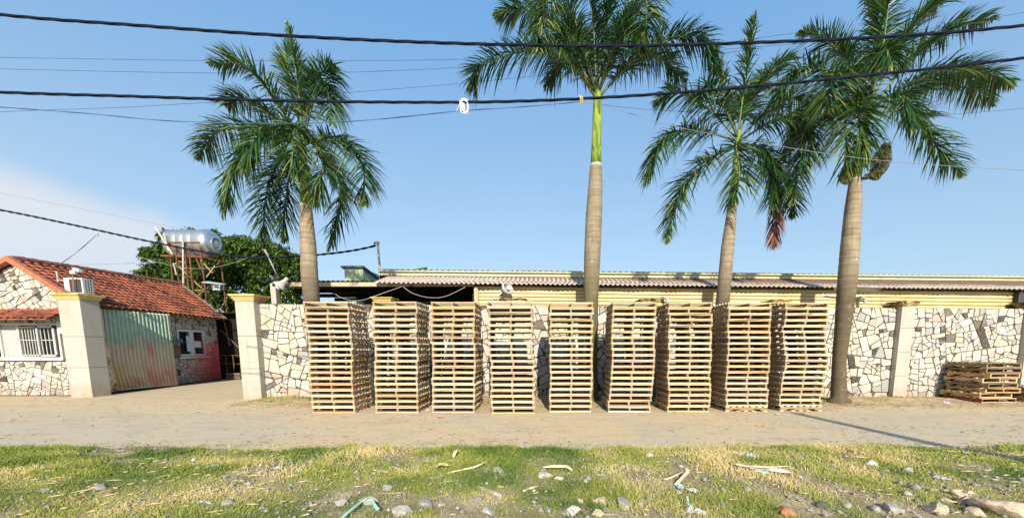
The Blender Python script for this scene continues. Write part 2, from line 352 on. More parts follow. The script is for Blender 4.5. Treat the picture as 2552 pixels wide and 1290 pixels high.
M['glass'] = plain('dark_glass', (.015, .018, .02), .1, 3, .08, .6, 0, 0)
M['paper'] = plain('paper', (.62, .64, .64), .05, 4, .8, .1)
M['tar'] = plain('cable_rubber', (.010, .015, .030), .2, 20, .8, .1)
M['wire'] = plain('thin_wire', (.06, .12, .24), .2, 20, .5)
M['wire_pale'] = plain('pale_wire', (.22, .23, .24), .2, 20, .5)
M['steel'] = plain('stainless_steel', (.52, .54, .57), .10, 3, .33, .5, .85, .05)
M['steel_logo'] = plain('embossed_blue_grey', (.30, .36, .44), .1, 3, .4, .5, .5)
M['solar'] = plain('lamp_panel', (.42, .50, .46), .1, 4, .35)
M['lens'] = plain('lamp_lens', (.85, .88, .85), .05, 4, .2)
M['shade'] = worn('enamel_shade', (.42, .42, .40), (.30, .24, .18), .3, 8)

def tile_mat():
    k = NT('clay_roof_tile'); g = k.n('ShaderNodeNewGeometry'); vec = k.geo()
    isl = g.outputs['Random Per Island']
    col = k.mix(isl, (.34, .085, .042), (.48, .155, .075)); col = k.mix(k.ramp(k.noise(vec, 9, 5), .4, .7), col, (.34, .11, .06))
    mold = k.math('MULTIPLY', k.ramp(k.noise(vec, 1.1, 7, .7), .40, .60), k.ramp(k.noise(vec, 14, 4), .30, .55))
    col = k.mix(k.math('MULTIPLY', mold, .8), col, (.035, .022, .018)); k.bump(k.noise(vec, 30, 4), .3, .01)
    return k.done(col, .8, .25)
M['tile'] = tile_mat()
M['tile_dark'] = worn('old_clay_tile', (.30, .12, .07), (.07, .05, .04), .6, 5)
M['verge'] = worn('orange_verge_tile', (.46, .15, .075), (.22, .09, .06), .3, 3)
def gate_mat():
    k = NT('painted_corrugated_gate'); vec = k.geo(); sp = k.n('ShaderNodeSeparateXYZ'); k.l(vec, sp.inputs[0]); y, z = sp.outputs[1], sp.outputs[2]
    n = k.noise(vec, 2.2, 5); n2 = k.noise(vec, 5.0, 4)
    col = k.mix(k.ramp(n2, .35, .65), (.33, .47, .35), (.44, .57, .43))
    zz = k.math('ADD', z, k.math('MULTIPLY', k.math('SUBTRACT', n, .5), .8))
    col = k.mix(k.ramp(zz, 1.95, 1.45), col, (.60, .50, .34))     # faded primer on the lower half
    r = k.math('MULTIPLY', k.ramp(zz, 2.05, 1.75), k.ramp(k.noise(k.geo((1, 1.4, .5)), 1.9, 3), .42, .70)); r = k.math('MULTIPLY', r, k.ramp(y, 14.7, 15.5))
    col = k.mix(k.math('MULTIPLY', r, .8), col, (.60, .16, .13))
    low = k.math('MULTIPLY', k.ramp(z, 1.1, .3), k.ramp(n2, .35, .6)); col = k.mix(k.math('MULTIPLY', low, .6), col, (.50, .20, .12))
    ye = k.math('MULTIPLY', k.ramp(y, 15.3, 14.6), k.ramp(zz, 1.3, .7)); col = k.mix(k.math('MULTIPLY', ye, .6), col, (.55, .45, .10))
    return k.done(col, .5, .4)
M['gate'] = gate_mat()
M['gate_frame'] = worn('gate_frame_paint', (.66, .58, .36), (.42, .12, .08), .5, 3)

def leaf_mat(name, c1, c2, c3, trans=.25, rough=.45):
    k = NT(name); at = k.n('ShaderNodeAttribute', attribute_name='tone'); f = at.outputs['Fac']
    x = k.n('ShaderNodeValToRGB'); k.l(f, x.inputs[0]); cr = x.color_ramp
    cr.elements[0].color = (*c1, 1); cr.elements[1].color = (*c3, 1); e = cr.elements.new(.55); e.color = (*c2, 1)
    k.done(x.outputs[0], rough, .4)
    tr = k.n('ShaderNodeBsdfTranslucent'); k.l(x.outputs[0], tr.inputs[0]); mx = k.n('ShaderNodeMixShader'); mx.inputs[0].default_value = trans
    k.l(k.b.outputs[0], mx.inputs[1]); k.l(tr.outputs[0], mx.inputs[2]); k.l(mx.outputs[0], k.out.inputs[0]); return k.m
M['palm_leaf'] = leaf_mat('palm_leaflets', (.012, .045, .013), (.042, .12, .022), (.36, .40, .10), .25, .36)
M['palm_dead'] = leaf_mat('dead_palm_leaflets', (.14, .05, .035), (.24, .10, .07), (.34, .2, .12))
M['tree_leaf'] = leaf_mat('broad_leaves', (.018, .05, .008), (.07, .135, .014), (.22, .28, .04), .2)
M['grass'] = leaf_mat('grass_blades', (.10, .175, .026), (.33, .37, .07), (.74, .58, .29), .3, .6)
M['rachis'] = plain('palm_stalk', (.13, .17, .05), .2, 4, .5)
M['petiole'] = plain('palm_petiole', (.07, .09, .05), .2, 4, .5)
M['seed'] = plain('palm_seed', (.12, .115, .045), .4, 30, .8)
def shaft():
    k = NT('green_crownshaft'); vec = k.coord(scale=(2.2, 2.2, .5)); n = k.noise(vec, 4, 3, .5, 1.2)
    x = k.n('ShaderNodeValToRGB'); k.l(n, x.inputs[0]); cr = x.color_ramp
    cr.elements[0].position = .34; cr.elements[0].color = (.05, .10, .02, 1); cr.elements[1].position = .7; cr.elements[1].color = (.36, .42, .05, 1)
    e = cr.elements.new(.5); e.color = (.17, .27, .035, 1)
    return k.done(x.outputs[0], .6, .2)
M['shaft'] = shaft()
def trunk(name, c1, c2, moss):
    k = NT(name); vec = k.coord()
    sp = k.n('ShaderNodeSeparateXYZ'); k.l(vec, sp.inputs[0])
    wob = k.noise(vec, 1.5, 2); zz = k.math('ADD', sp.outputs[2], k.math('MULTIPLY', wob, .16))
    ring = k.noise(k.coord(scale=(.8, .8, 14)), 1.0, 5, .7); 
    col = k.mix(k.ramp(ring, .22, .80), c2, c1)
    fine = k.noise(k.coord(scale=(9, 9, 1.2)), 2, 4); col = k.mix(k.math('MULTIPLY', k.ramp(fine, .45, .75), .35), col, tuple(x * .5 for x in c2))
    blot = k.noise(k.coord(scale=(1, 1, .45)), 3.0, 6, .7); col = k.mix(k.math('MULTIPLY', k.ramp(blot, .48, .70), .5), col, tuple(x * .42 for x in c1)); lich = k.ramp(k.noise(vec, 11, 4, .6), .66, .72); col = k.mix(k.math('MULTIPLY', lich, .6), col, (.62, .60, .52))
    mo = k.math('MULTIPLY', k.ramp(zz, moss[0], moss[1]), k.ramp(k.noise(vec, 3, 6, .7), .12, .5)); col = k.mix(k.math('MULTIPLY', mo, .8), col, moss[2])
    k.bump(k.math('ADD', ring, k.math('MULTIPLY', fine, .4)), .6, .02)
    return k.done(col, .85, .2)
M['trunk_pale'] = trunk('pale_palm_trunk', (.40, .34, .245), (.17, .13, .082), (4.4, 3.0, (.07, .055, .03)))
M['trunk_mossy'] = trunk('mossy_palm_trunk', (.34, .285, .20), (.18, .145, .09), (4.8, 2.9, (.085, .078, .025)))
M['bark'] = plain('tree_bark', (.10, .08, .06), .3, 5)
M['bark_pale'] = plain('pale_branch', (.36, .33, .27), .3, 5)

def ground_mat(name, kind):
    k = NT(name); vec = k.geo(); n1 = k.noise(vec, .35, 6, .6); n2 = k.noise(vec, 2.3, 7, .65); n3 = k.noise(vec, 30, 5, .7); n4 = k.noise(k.geo((.8, 1.6, 1)), 1.6, 8, .75)
    if kind == 'road':
        sp = k.n('ShaderNodeSeparateXYZ'); k.l(vec, sp.inputs[0])
        grey = k.mix(k.ramp(n3, .3, .7), (.43, .37, .265), (.55, .475, .345)); tan = k.mix(k.ramp(n3, .3, .7), (.50, .385, .235), (.63, .495, .31))
        f = k.ramp(k.math('ADD', n1, k.math('MULTIPLY', k.math('ABSOLUTE', sp.outputs[0]), -.018)), .33, .52)
        f = k.math('MAXIMUM', f, k.ramp(k.math('ADD', sp.outputs[1], k.math('MULTIPLY', n2, 1.6)), 10.3, 11.6))
        col = k.mix(f, grey, tan)
        col = k.mix(k.math('MULTIPLY', k.ramp(n4, .46, .72), .6), col, (.35, .275, .18)); trk = k.noise(k.geo((.4, 1.5, 1)), .9, 6, .7); col = k.mix(k.math('MULTIPLY', k.ramp(trk, .50, .68), .22), col, (.30, .26, .20)); stn = k.noise(k.geo((.5, 1.4, 1)), .9, 3, .5); col = k.mix(k.math('MULTIPLY', k.ramp(stn, .66, .74), .35), col, (.24, .19, .13))
        col = k.mix(k.math('MULTIPLY', k.ramp(n2, .58, .78), .35), col, (.66, .57, .44))
        col = k.mix(k.math('MULTIPLY', k.ramp(k.noise(vec, 60, 2), .62, .72), .6), col, (.16, .12, .08)); mid = k.noise(vec, 7, 6, .75); col = k.mix(k.math('MULTIPLY', k.ramp(mid, .5, .75), .4), col, (.66, .57, .43)); col = k.mix(k.math('MULTIPLY', k.ramp(mid, .46, .28), .4), col, (.27, .215, .15))
        k.bump(k.math('ADD', n3, k.math('MULTIPLY', n2, 2)), .35, .012)
    elif kind == 'dirt':
        col = k.mix(k.ramp(n2, .35, .65), (.40, .29, .17), (.58, .45, .28)); col = k.mix(k.ramp(k.noise(vec, 14, 5, .7), .55, .7), col, (.20, .13, .07))
        col = k.mix(k.math('MULTIPLY', k.ramp(k.noise(vec, 1.1, 5), .52, .66), .4), col, (.20, .19, .06)); k.bump(k.math('ADD', n3, n2), .8, .03)
    else:
        col = k.mix(k.ramp(n2, .35, .65), (.34, .265, .16), (.56, .44, .28)); col = k.mix(k.ramp(n3, .45, .7), col, (.13, .10, .05))
        col = k.mix(k.math('MULTIPLY', k.ramp(k.noise(vec, 1.7, 6), .45, .62), .5), col, (.17, .17, .05)); k.bump(k.math('ADD', n3, n2), .8, .03)
    return k.done(col, .92, .15)
M['road'] = ground_mat('dusty_road', 'road'); M['dirt'] = ground_mat('brown_dirt', 'dirt'); M['soil'] = ground_mat('verge_soil', 'soil')
def rock_mat(name, c):
    k = NT(name); oi = k.n('ShaderNodeObjectInfo'); vec = k.coord(); n = k.noise(vec, 12, 7, .7); n2 = k.noise(vec, 40, 4)
    col = k.mix(k.ramp(n, .35, .68), tuple(x * .62 for x in c), c); col = k.mix(k.math('MULTIPLY', k.ramp(n2, .55, .7), .4), col, tuple(x * .4 for x in c))
    hs = k.n('ShaderNodeHueSaturation'); k.l(col, hs.inputs['Color']); k.l(k.ramp(oi.outputs['Random'], 0, 1, .8, 1.2, False), hs.inputs['Value']); k.bump(n, .8, .02)
    return k.done(hs.outputs[0], .85, .25)
M['rock_grey'] = rock_mat('grey_rock', (.40, .38, .345)); M['rock_pale'] = rock_mat('pale_rock', (.52, .50, .45)); M['rock_tan'] = rock_mat('tan_rock', (.60, .46, .34))
M['rock_dark'] = rock_mat('dark_rock', (.15, .15, .15)); M['brick'] = rock_mat('broken_brick', (.60, .27, .14)); M['rock_yellow'] = rock_mat('ochre_rock', (.62, .52, .33))
M['husk'] = plain('dry_palm_husk', (.66, .54, .37), .25, 12, .7); M['husk_grey'] = plain('grey_dry_husk', (.44, .38, .32), .3, 12, .8)
M['straw'] = plain('straw', (.42, .33, .18), .3, 12, .8, rand=.4); M['twig'] = plain('brown_twig', (.28, .19, .115), .3, 12, .8, rand=.5)
M['bag_white'] = plain('white_plastic_film', (.42, .43, .43), .1, 12, .4); M['bag_blue'] = plain('blue_plastic_film', (.32, .50, .60), .3, 14, .4)
M['bag_green'] = plain('green_plastic_strap', (.36, .66, .48), .2, 12, .4); M['pink'] = plain('pink_wrapper', (.72, .26, .36), .3, 12, .5)
# ---------------------------------------------------------------- ground, road, verge
nprs = np.random.RandomState(5)
def vnoise(x, y, sc, seed=0):
    """cheap smooth value noise (numpy), -1..1"""
    rs = np.random.RandomState(seed); T = rs.rand(64, 64) * 2 - 1
    x = x * sc; y = y * sc; xi = np.floor(x).astype(int); yi = np.floor(y).astype(int); fx = x - xi; fy = y - yi
    fx = fx * fx * (3 - 2 * fx); fy = fy * fy * (3 - 2 * fy); g = lambda a, b: T[a % 64, b % 64]
    return (g(xi, yi) * (1 - fx) + g(xi + 1, yi) * fx) * (1 - fy) + (g(xi, yi + 1) * (1 - fx) + g(xi + 1, yi + 1) * fx) * fy
def grid_sheet(name, x0, x1, y0, y1, nx, ny, zf, mat):
    X, Y = np.meshgrid(np.linspace(x0, x1, nx), np.linspace(y0, y1, ny)); Z = zf(X, Y)
    v = np.stack([X.ravel(), Y.ravel(), Z.ravel()], 1); i = np.arange((nx - 1) * (ny - 1)); r, c = i // (nx - 1), i % (nx - 1); a = r * nx + c
    return npmesh(name, v, np.stack([a, a + 1, a + nx + 1, a + nx], 1), mat, smooth=True)
def verge_z(X, Y):
    e = np.clip((6.95 + .18 * vnoise(X, Y * 0, .9, 3) - Y) / .9, 0, 1) * np.clip((Y + 3) / 2, 0, 1); e = e * e * (3 - 2 * e)
    return -.02 + e * (.055 + .025 * vnoise(X, Y, 1.2, 1) + .012 * vnoise(X, Y, 4.5, 2))
def vz(x, y): return float(verge_z(np.array([x * 1.0]), np.array([y * 1.0]))[0])
def dirt_z(X, Y):
    edge = 10.9 + .35 * vnoise(X, Y * 0, .5, 8); e = np.clip((Y - edge) / 1.4, 0, 1) * np.clip((23.5 - Y) / 6.0, 0, 1)
    e *= np.clip((X + 9.4) / .8, 0, 1)
    return -.012 + e * (.075 + .03 * vnoise(X, Y, 1.6, 4) + .015 * vnoise(X, Y, 5, 6))
g = MB(); g.poly([(-400, -60, -.05), (400, -60, -.05), (400, 700, -.05), (-400, 700, -.05)]); tag(g.build('ground', M['dirt']), kind='structure')
g = MB(); g.poly([(-70, 6.0, 0), (70, 6.0, 0), (70, 13.6, 0), (-9.2, 13.6, 0), (-9.2, 30, 0), (-15.4, 30, 0), (-15.4, 13.6, 0), (-70, 13.6, 0)])
tag(g.build('road', M['road']), kind='structure')
v = grid_sheet('verge', -22, 22, -4, 7.3, 440, 120, verge_z, M['soil']); tag(v, kind='structure')
v = grid_sheet('dirt_strip', -9.6, 30, 10.3, 13.3, 400, 60, dirt_z, M['dirt']); tag(v, kind='structure')

# ---------------------------------------------------------------- corrugated sheet as real waves
def corr(mb, o, u, v, n, amp, nrm, res=6, nv=1, ragged=0, seed=1, thick=0, shape='sin'):
    """o: corner, u: whole vector across the waves, v: whole vector along them, n: number of waves"""
    o, u, v, nrm = Vector(o), Vector(u), Vector(v), Vector(nrm).normalized(); rr = random.Random(seed); N = n * res + 1; b = len(mb.v)
    for j in range(nv + 1):
        for i in range(N):
            s = i / (N - 1); ph = (i % res) / res
            h = math.sin(2 * math.pi * ph) if shape == 'sin' else max(-1, min(1, 1.9 * math.sin(2 * math.pi * ph)))
            k = (ragged * math.sin(i * .13) * rr.random() if (ragged and j == 0) else 0)
            mb.v.append(tuple(o + u * s + v * (j / nv + k) + nrm * amp * h))
    for j in range(nv):
        for i in range(N - 1):
            a = b + j * N + i; mb.face(a, a + 1, a + N + 1, a + N)

# ---------------------------------------------------------------- crazy paving: real polygonal stones set in mortar
def clip(poly, nx, ny, d):
    """keep the part of a convex polygon where nx*x + ny*y <= d"""
    o = []
    for i in range(len(poly)):
        a, b = poly[i], poly[(i + 1) % len(poly)]; da, db = nx * a[0] + ny * a[1] - d, nx * b[0] + ny * b[1] - d
        if da <= 0: o.append(a)
        if (da < 0) != (db < 0) and da != db: t = da / (da - db); o.append((a[0] + (b[0] - a[0]) * t, a[1] + (b[1] - a[1]) * t))
    return o
def crazy_paving(name, O, U, W, region, size, seed, mat, parent, joint=.017):
    """region: convex polygon in metres along U (along the wall) and W (up); outward normal = U x W"""
    O, U, W = Vector(O), Vector(U).normalized(), Vector(W).normalized(); Nn = U.cross(W).normalized(); rs = random.Random(seed)
    mb = MB(); tone = []; cells = []
    def parea(q): return abs(sum(q[i][0] * q[(i + 1) % len(q)][1] - q[(i + 1) % len(q)][0] * q[i][1] for i in range(len(q)))) / 2
    def cut(poly, depth):        # break a slab by a crooked line again and again until the pieces are stone sized
        ar = parea(poly)
        if ar < size * size * rs.choice((.25, .5, .8, 1.1, 1.4)) or depth > 14: cells.append(poly); return
        cx = sum(q[0] for q in poly) / len(poly); cy = sum(q[1] for q in poly) / len(poly)
        i = max(range(len(poly)), key=lambda i_: (poly[i_][0] - poly[i_ - 1][0]) ** 2 + (poly[i_][1] - poly[i_ - 1][1]) ** 2)
        dx, dy = poly[i][0] - poly[i - 1][0], poly[i][1] - poly[i - 1][1]; L_ = math.hypot(dx, dy); an = math.atan2(dy, dx) + rs.gauss(0, .24); nx, ny = math.cos(an), math.sin(an)
        cx += rs.uniform(-.14, .14) * L_ * dx / L_; cy += rs.uniform(-.14, .14) * L_ * dy / L_; d_ = nx * cx + ny * cy
        p1, p2 = clip(poly, nx, ny, d_), clip(poly, -nx, -ny, -d_)
        if len(p1) < 3 or len(p2) < 3: cells.append(poly); return
        cut(p1, depth + 1); cut(p2, depth + 1)
    cut(list(region), 0)
    for poly in cells:
        src = list(poly); sg = sum(src[i][0] * src[(i + 1) % len(src)][1] - src[(i + 1) % len(src)][0] * src[i][1] for i in range(len(src)))
        if sg < 0: src = src[::-1]; poly = list(src)
        for i in range(len(src)):
            a, b = src[i], src[(i + 1) % len(src)]; ex, ey = b[0] - a[0], b[1] - a[1]; L_ = math.hypot(ex, ey)
            if L_ < 1e-5: continue
            nx, ny = ey / L_, -ex / L_; poly = clip(poly, nx, ny, nx * a[0] + ny * a[1] - joint * rs.uniform(.3, .7))
            if len(poly) < 3: break
        if len(poly) < 3: continue
        for i in (0, 1):      # knock a corner off now and then
            if rs.random() < .55 and len(poly) > 3:
                k_ = rs.randrange(len(poly)); q0 = poly[k_]; gx, gy = sum(q[0] for q in poly) / len(poly), sum(q[1] for q in poly) / len(poly); dx, dy = q0[0] - gx, q0[1] - gy; L_ = math.hypot(dx, dy) + 1e-6
                p_ = clip(poly, dx / L_, dy / L_, (q0[0] * dx + q0[1] * dy) / L_ - rs.uniform(.1, .32) * L_); poly = p_ if len(p_) > 2 else poly
        cx = sum(q[0] for q in poly) / len(poly); cy = sum(q[1] for q in poly) / len(poly)
        if parea(poly) < .0015: continue
        poly = [(q[0] + (cx - q[0]) * rs.uniform(0, .05), q[1] + (cy - q[1]) * rs.uniform(0, .05)) for q in poly]
        h = rs.uniform(.012, .030); tx, ty = rs.uniform(-.05, .05), rs.uniform(-.05, .05); b = len(mb.v); m = len(poly); tn = rs.random()
        for k, (s_, hh) in enumerate(((1, -.004), (1, h * .6), (.955, h))):
            for q in poly:
                x, y = cx + (q[0] - cx) * s_, cy + (q[1] - cy) * s_; z = hh + (tx * (x - cx) + ty * (y - cy)) * (k > 0); mb.v.append(tuple(O + U * x + W * y + Nn * z)); tone.append(tn)
        for r_ in range(2):
            for i in range(m): j = (i + 1) % m; mb.face(b + r_ * m + i, b + r_ * m + j, b + (r_ + 1) * m + j, b + (r_ + 1) * m + i)
        mb.face(*[b + 2 * m + i for i in range(m)])
    o = mb.build(name, mat, parent); at = o.data.attributes.new('tone', 'FLOAT', 'POINT'); at.data.foreach_set('value', np.array(tone, dtype=np.float32)); return o

# ---------------------------------------------------------------- boundary wall with its pillars
WY = 13.0                         # face of the wall
def wall_top(x): return 3.03 - (x + 9.5) * .0062
px_ = [-4.97, -.80, 3.37, 7.44, 11.5, 15.55]
bw = thing('boundary_wall', (3, WY, 0), 'long crazy-paved stone boundary wall with granite pillars behind the pallet stacks', 'wall')
ends = [-9.0] + px_ + [22.0]
for i in range(len(ends) - 1):
    a, b = ends[i] + (.21 if i else 0), ends[i + 1] - .21
    mb = MB(); za, zb = wall_top(a), wall_top(b)
    mb.hexa([(a, WY, -.05), (b, WY, -.05), (b, WY + .22, -.05), (a, WY + .22, -.05), (a, WY, za), (b, WY, zb), (b, WY + .22, zb), (a, WY + .22, za)])
    pan = mb.build('wall_panel', M['mortar'], bw)
    crazy_paving('stone_facing', (a, WY, 0), (1, 0, 0), (0, 0, 1), [(0, 0), (b - a, 0), (b - a, zb), (0, za)], (.33, .33, .32, .32, .30, .27, .30)[i], 50 + i, M['stone'], pan)
def worn_cap(mb, cx, y0, z, w, d, h, seed, chew):
    """moulded coping: three steps flaring outwards, chipped where chew > 0"""
    rr = random.Random(seed); n = 7
    prof = [(0, 0), (.02, .0), (.035, h * .25), (.06, h * .35), (.075, h * .6), (.13, h * .85), (.135, h)]
    ring = []
    for o, zz in prof:
        pts = []
        for k in range(4 * n):
            s_, t_ = k // n, (k % n) / n
            x, y = [(-1 + 2 * t_, -1), (1, -1 + 2 * t_), (1 - 2 * t_, 1), (-1, 1 - 2 * t_)][s_]
            c = chew * rr.random() ** 2 * (o + .02)
            pts.append((cx + x * (w / 2 + o - c), y0 + d / 2 + y * (d / 2 + o - c), z + zz - (chew * rr.random() * .03 if zz > h * .9 else 0)))
        ring.append(pts)
    base = len(mb.v)
    for p in ring: mb.v += p
    m = 4 * n
    for i in range(len(ring) - 1):
        for k in range(m): a = base + i * m + k; b = base + i * m + (k + 1) % m; mb.face(a, b, b + m, a + m)
    mb.face(*[base + (len(ring) - 1) * m + k for k in range(m)]); mb.face(*[base + k for k in range(m)][::-1])
for i, x in enumerate(px_):
    z = wall_top(x) + .03; mb = MB(); mb.box(x - .21, x + .21, WY - .2, WY + .24, -.05, z)
    p = mb.build('pillar', M['granite'], bw)
    j = MB()
    for zz in (.75, 1.5, 2.25): j.box(x - .213, x + .213, WY - .203, WY - .19, zz, zz + .012)
    j.build('joint', M['joint'], p)
    c = MB(); worn_cap(c, x, WY - .2, z, .42, .44, .17, i, (0.1, .5, .45, .6, .7, .6)[i]); c.build('pillar_cap', M['cap'] if i == 0 else M['cap_worn'], p)

def gate_pillar(cx, y0, w, d, h, label, lean=0):
    t = thing('gate_pillar', (cx, y0 + d / 2, 0), label, 'pillar')
    mb = MB(); zs = [-.05, .98, .995, 2.0, 2.015, h]
    for k in range(0, 6, 2): mb.box(cx - w / 2, cx + w / 2, y0, y0 + d, zs[k], zs[k + 1])
    mb.build('shaft', M['granite'], t)
    j = MB()
    for zz in (.98, 2.0): j.box(cx - w / 2 + .008, cx + w / 2 - .008, y0 + .008, y0 + d - .008, zz, zz + .015)
    j.build('joint', M['joint'], t)
    c = MB(); prof = [(.0, 0), (.03, 0), (.03, .04), (.055, .055), (.06, .09), (.12, .14), (.12, .185)]
    base = len(c.v)
    for o, zz in prof:
        for x, y in ((-1, -1), (1, -1), (1, 1), (-1, 1)): c.v.append((cx + x * (w / 2 + o), y0 + d / 2 + y * (d / 2 + o), h + zz))
    for i in range(len(prof) - 1):
        for k in range(4): a = base + i * 4 + k; b = base + i * 4 + (k + 1) % 4; c.face(a, b, b + 4, a + 4)
    c.face(*[base + (len(prof) - 1) * 4 + k for k in range(4)]); c.build('cap', M['cap'], t)
    return t
gate_pillar(-15.36, 13.3, .72, .58, 3.2, 'granite gate pillar with yellow cap beside the tile-roofed gatehouse')
gp = gate_pillar(-9.24, 12.72, .58, .50, 3.10, 'granite gate pillar with yellow cap at the end of the stone wall')
# ---------------------------------------------------------------- warehouse behind the wall
def wh(x): return -.0098 * (x + 5.0)     # everything drops slightly towards the right
WX0, WX1 = -2.15, 26.0
ware = thing('warehouse', (8, 13.5, 0), 'long low warehouse with cream corrugated cladding and rusty eave behind the wall', 'warehouse')
mb = MB(); n = 7; z0 = 2.86
for k in range(n):       # horizontal ribs: each a trapezoid fold
    a, b = z0 + k * .115, z0 + (k + 1) * .115
    for (za, ya, zb, yb) in ((a, 0, a + .075, 0), (a + .075, 0, a + .085, .03), (a + .085, .045, b - .008, .045), (b - .008, .045, b, 0)):
        mb.poly([(WX0, 13.42 + ya, za), (WX1, 13.42 + ya, za + wh(WX1)), (WX1, 13.42 + yb, zb + wh(WX1)), (WX0, 13.42 + yb, zb)])
mb.build('cladding', M['yellow'], ware)
mb = MB(); mb.box(WX0, WX1, 13.5, 13.55, -.05, 2.9); mb.build('wall', M['concrete'], ware)
mb = MB(); mb.poly([(WX0, 13.46, 3.55), (WX1, 13.46, 3.3), (WX1, 13.46, 3.53), (WX0, 13.46, 3.80)]); mb.build('under_eave_shade', M['dark_sheet'], ware)  # dark strip closes the gap, with the under-eave shade in its colour
mb = MB(); corr(mb, (-5.35, 13.1, 3.70), (31.4, 0, -.31), (0, 1.52, .49), 205, .024, (0, -.3, 1), 6, 1, .02, 3); mb.build('rusty_eave', M['rust_roof'], ware)
mb = MB(); mb.bar((-5.7, 14.5, 4.225), (26, 14.5, 3.95), .05, .13); mb.bar((-5.7, 14.44, 4.29), (26, 14.44, 4.0), .12, .03); mb.build('fascia', M['cream'], ware)
mb = MB(); corr(mb, (-5.7, 14.42, 4.34), (32, 0, -.33), (-.9, 9.5, 1.72), 160, .02, (0, -.2, 1), 4); mb.build('main_roof', M['roof_pale'], ware)
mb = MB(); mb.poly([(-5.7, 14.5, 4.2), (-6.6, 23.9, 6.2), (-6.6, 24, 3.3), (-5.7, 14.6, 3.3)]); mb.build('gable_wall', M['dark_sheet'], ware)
mb = MB(); mb.box(-2.19, -2.06, 13.30, 13.42, 2.6, 3.60); mb.build('corner_post', M['beam'], ware)
mb = MB(); mb.bar((9.3, 13.0, 3.52), (10.6, 12.86, 3.44), .3, .008, up=(0, .35, 1)); mb.build('loose_roof_sheet', M['zinc'], ware)
mb = MB(); mb.box(15.42, 15.62, 13.26, 13.4, 2.6, 3.5); mb.build('dark_post', M['dark_sheet'], ware)
# ---------------------------------------------------------------- open shed to the left of it
shed = thing('open_shed', (-6, 16, 0), 'dark open-sided shed with a thin corrugated roof behind the wall', 'shed')
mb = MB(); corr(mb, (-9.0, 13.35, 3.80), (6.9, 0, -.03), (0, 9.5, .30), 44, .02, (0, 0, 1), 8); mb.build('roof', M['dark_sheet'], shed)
mb = MB(); mb.box(-8.75, -2.2, 13.38, 13.46, 3.62, 3.75); mb.build('beam', M['beam'], shed)
mb = MB(); mb.box(-8.83, -8.66, 13.38, 13.56, -.05, 3.72); mb.build('post', M['concrete'], shed)
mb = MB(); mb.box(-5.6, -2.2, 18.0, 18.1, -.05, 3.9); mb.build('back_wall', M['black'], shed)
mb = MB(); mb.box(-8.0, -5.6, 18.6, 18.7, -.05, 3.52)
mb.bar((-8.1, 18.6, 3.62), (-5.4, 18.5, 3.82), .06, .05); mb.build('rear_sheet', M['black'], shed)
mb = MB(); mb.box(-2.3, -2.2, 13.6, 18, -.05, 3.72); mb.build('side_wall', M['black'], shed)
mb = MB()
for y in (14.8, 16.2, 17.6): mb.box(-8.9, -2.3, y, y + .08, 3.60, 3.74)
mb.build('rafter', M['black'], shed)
mb = MB(); corr(mb, (-5.6, 17.9, 3.0), (1.6, 0, 0), (0, 0, .9), 12, .02, (0, 1, 0), 6); mb.build('corrugated_patch', M['zinc'], shed)
# pale green stair tower
gt = thing('stair_tower', (-8.6, 20, 0), 'small pale green rooftop block with a dark slab roof behind the shed', 'building')
a = P(855, 663, 20); b = P(904, 664, 20)
mb = MB(); mb.box(a.x + .05, b.x, 20, 22.5, 0, a.z - .08); mb.build('wall', M['green_wall'], gt)
mb = MB(); mb.hexa([(a.x - .05, 19.85, a.z - .08), (b.x + .1, 19.85, a.z - .08), (b.x + .1, 22.6, a.z - .45), (a.x - .05, 22.6, a.z - .45), (a.x - .05, 19.85, a.z), (b.x + .1, 19.85, a.z), (b.x + .1, 22.6, a.z - .37), (a.x - .05, 22.6, a.z - .37)])
mb.build('roof_slab', M['slab'], gt)
# leaning steel post with the cable hook
a = P(948, 690, 15.2); b = P(941, 601, 15.2)
po = thing('cable_post', (a.x, 15.2, 0), 'thin weathered grey post holding the slack cable above the warehouse eave', 'post')
mb = MB(); mb.tube([(a.x + .05, 15.2, 0), a, b], .045, 8); mb.build('pole', M['concrete'], po)
mb = MB(); mb.bar(b + Vector((-.13, 0, -.05)), b + Vector((.08, 0, -.05)), .04, .05); mb.tube([b + Vector((-.1, 0, -.05)), b + Vector((-.13, 0, -.15))], .03, 6); mb.build('bracket', M['brown_post'], po)

# ---------------------------------------------------------------- gatehouse with clay roof
HX, HY = -15.62, 13.75                   # front right corner
sd = Vector((-.142, 1, 0)); 
def hs(t, off=0, z=0): return Vector((HX + off, HY, z)) + sd * t       # along the side wall
house = thing('gatehouse', (-18, 17, 0), 'small stone-clad gatehouse with a red clay tile roof and barred windows', 'house')
EZ, RZ0, RZ1, HL = 3.2, 4.52, 4.80, 7.0; HW = 4.7; RX = -17.42
mb = MB()
fx0 = HX - HW; pk = (RX, HY - .02, RZ0 - .12)
wx0, wx1, wz0, wz1 = -20.0, -16.28, 1.30, 2.45       # front window opening
# front gable wall split round the window opening
mb.poly([(fx0, HY, -.05), (HX, HY, -.05), (HX, HY, wz0), (fx0, HY, wz0)])
mb.poly([(wx1, HY, wz0), (HX, HY, wz0), (HX, HY, wz1), (wx1, HY, wz1)]); mb.poly([(fx0, HY, wz0), (wx0, HY, wz0), (wx0, HY, wz1), (fx0, HY, wz1)])
mb.poly([(fx0, HY, wz1), (HX, HY, wz1), (HX, HY, EZ), (RX, HY, RZ0 - .1), (fx0, HY, EZ)])
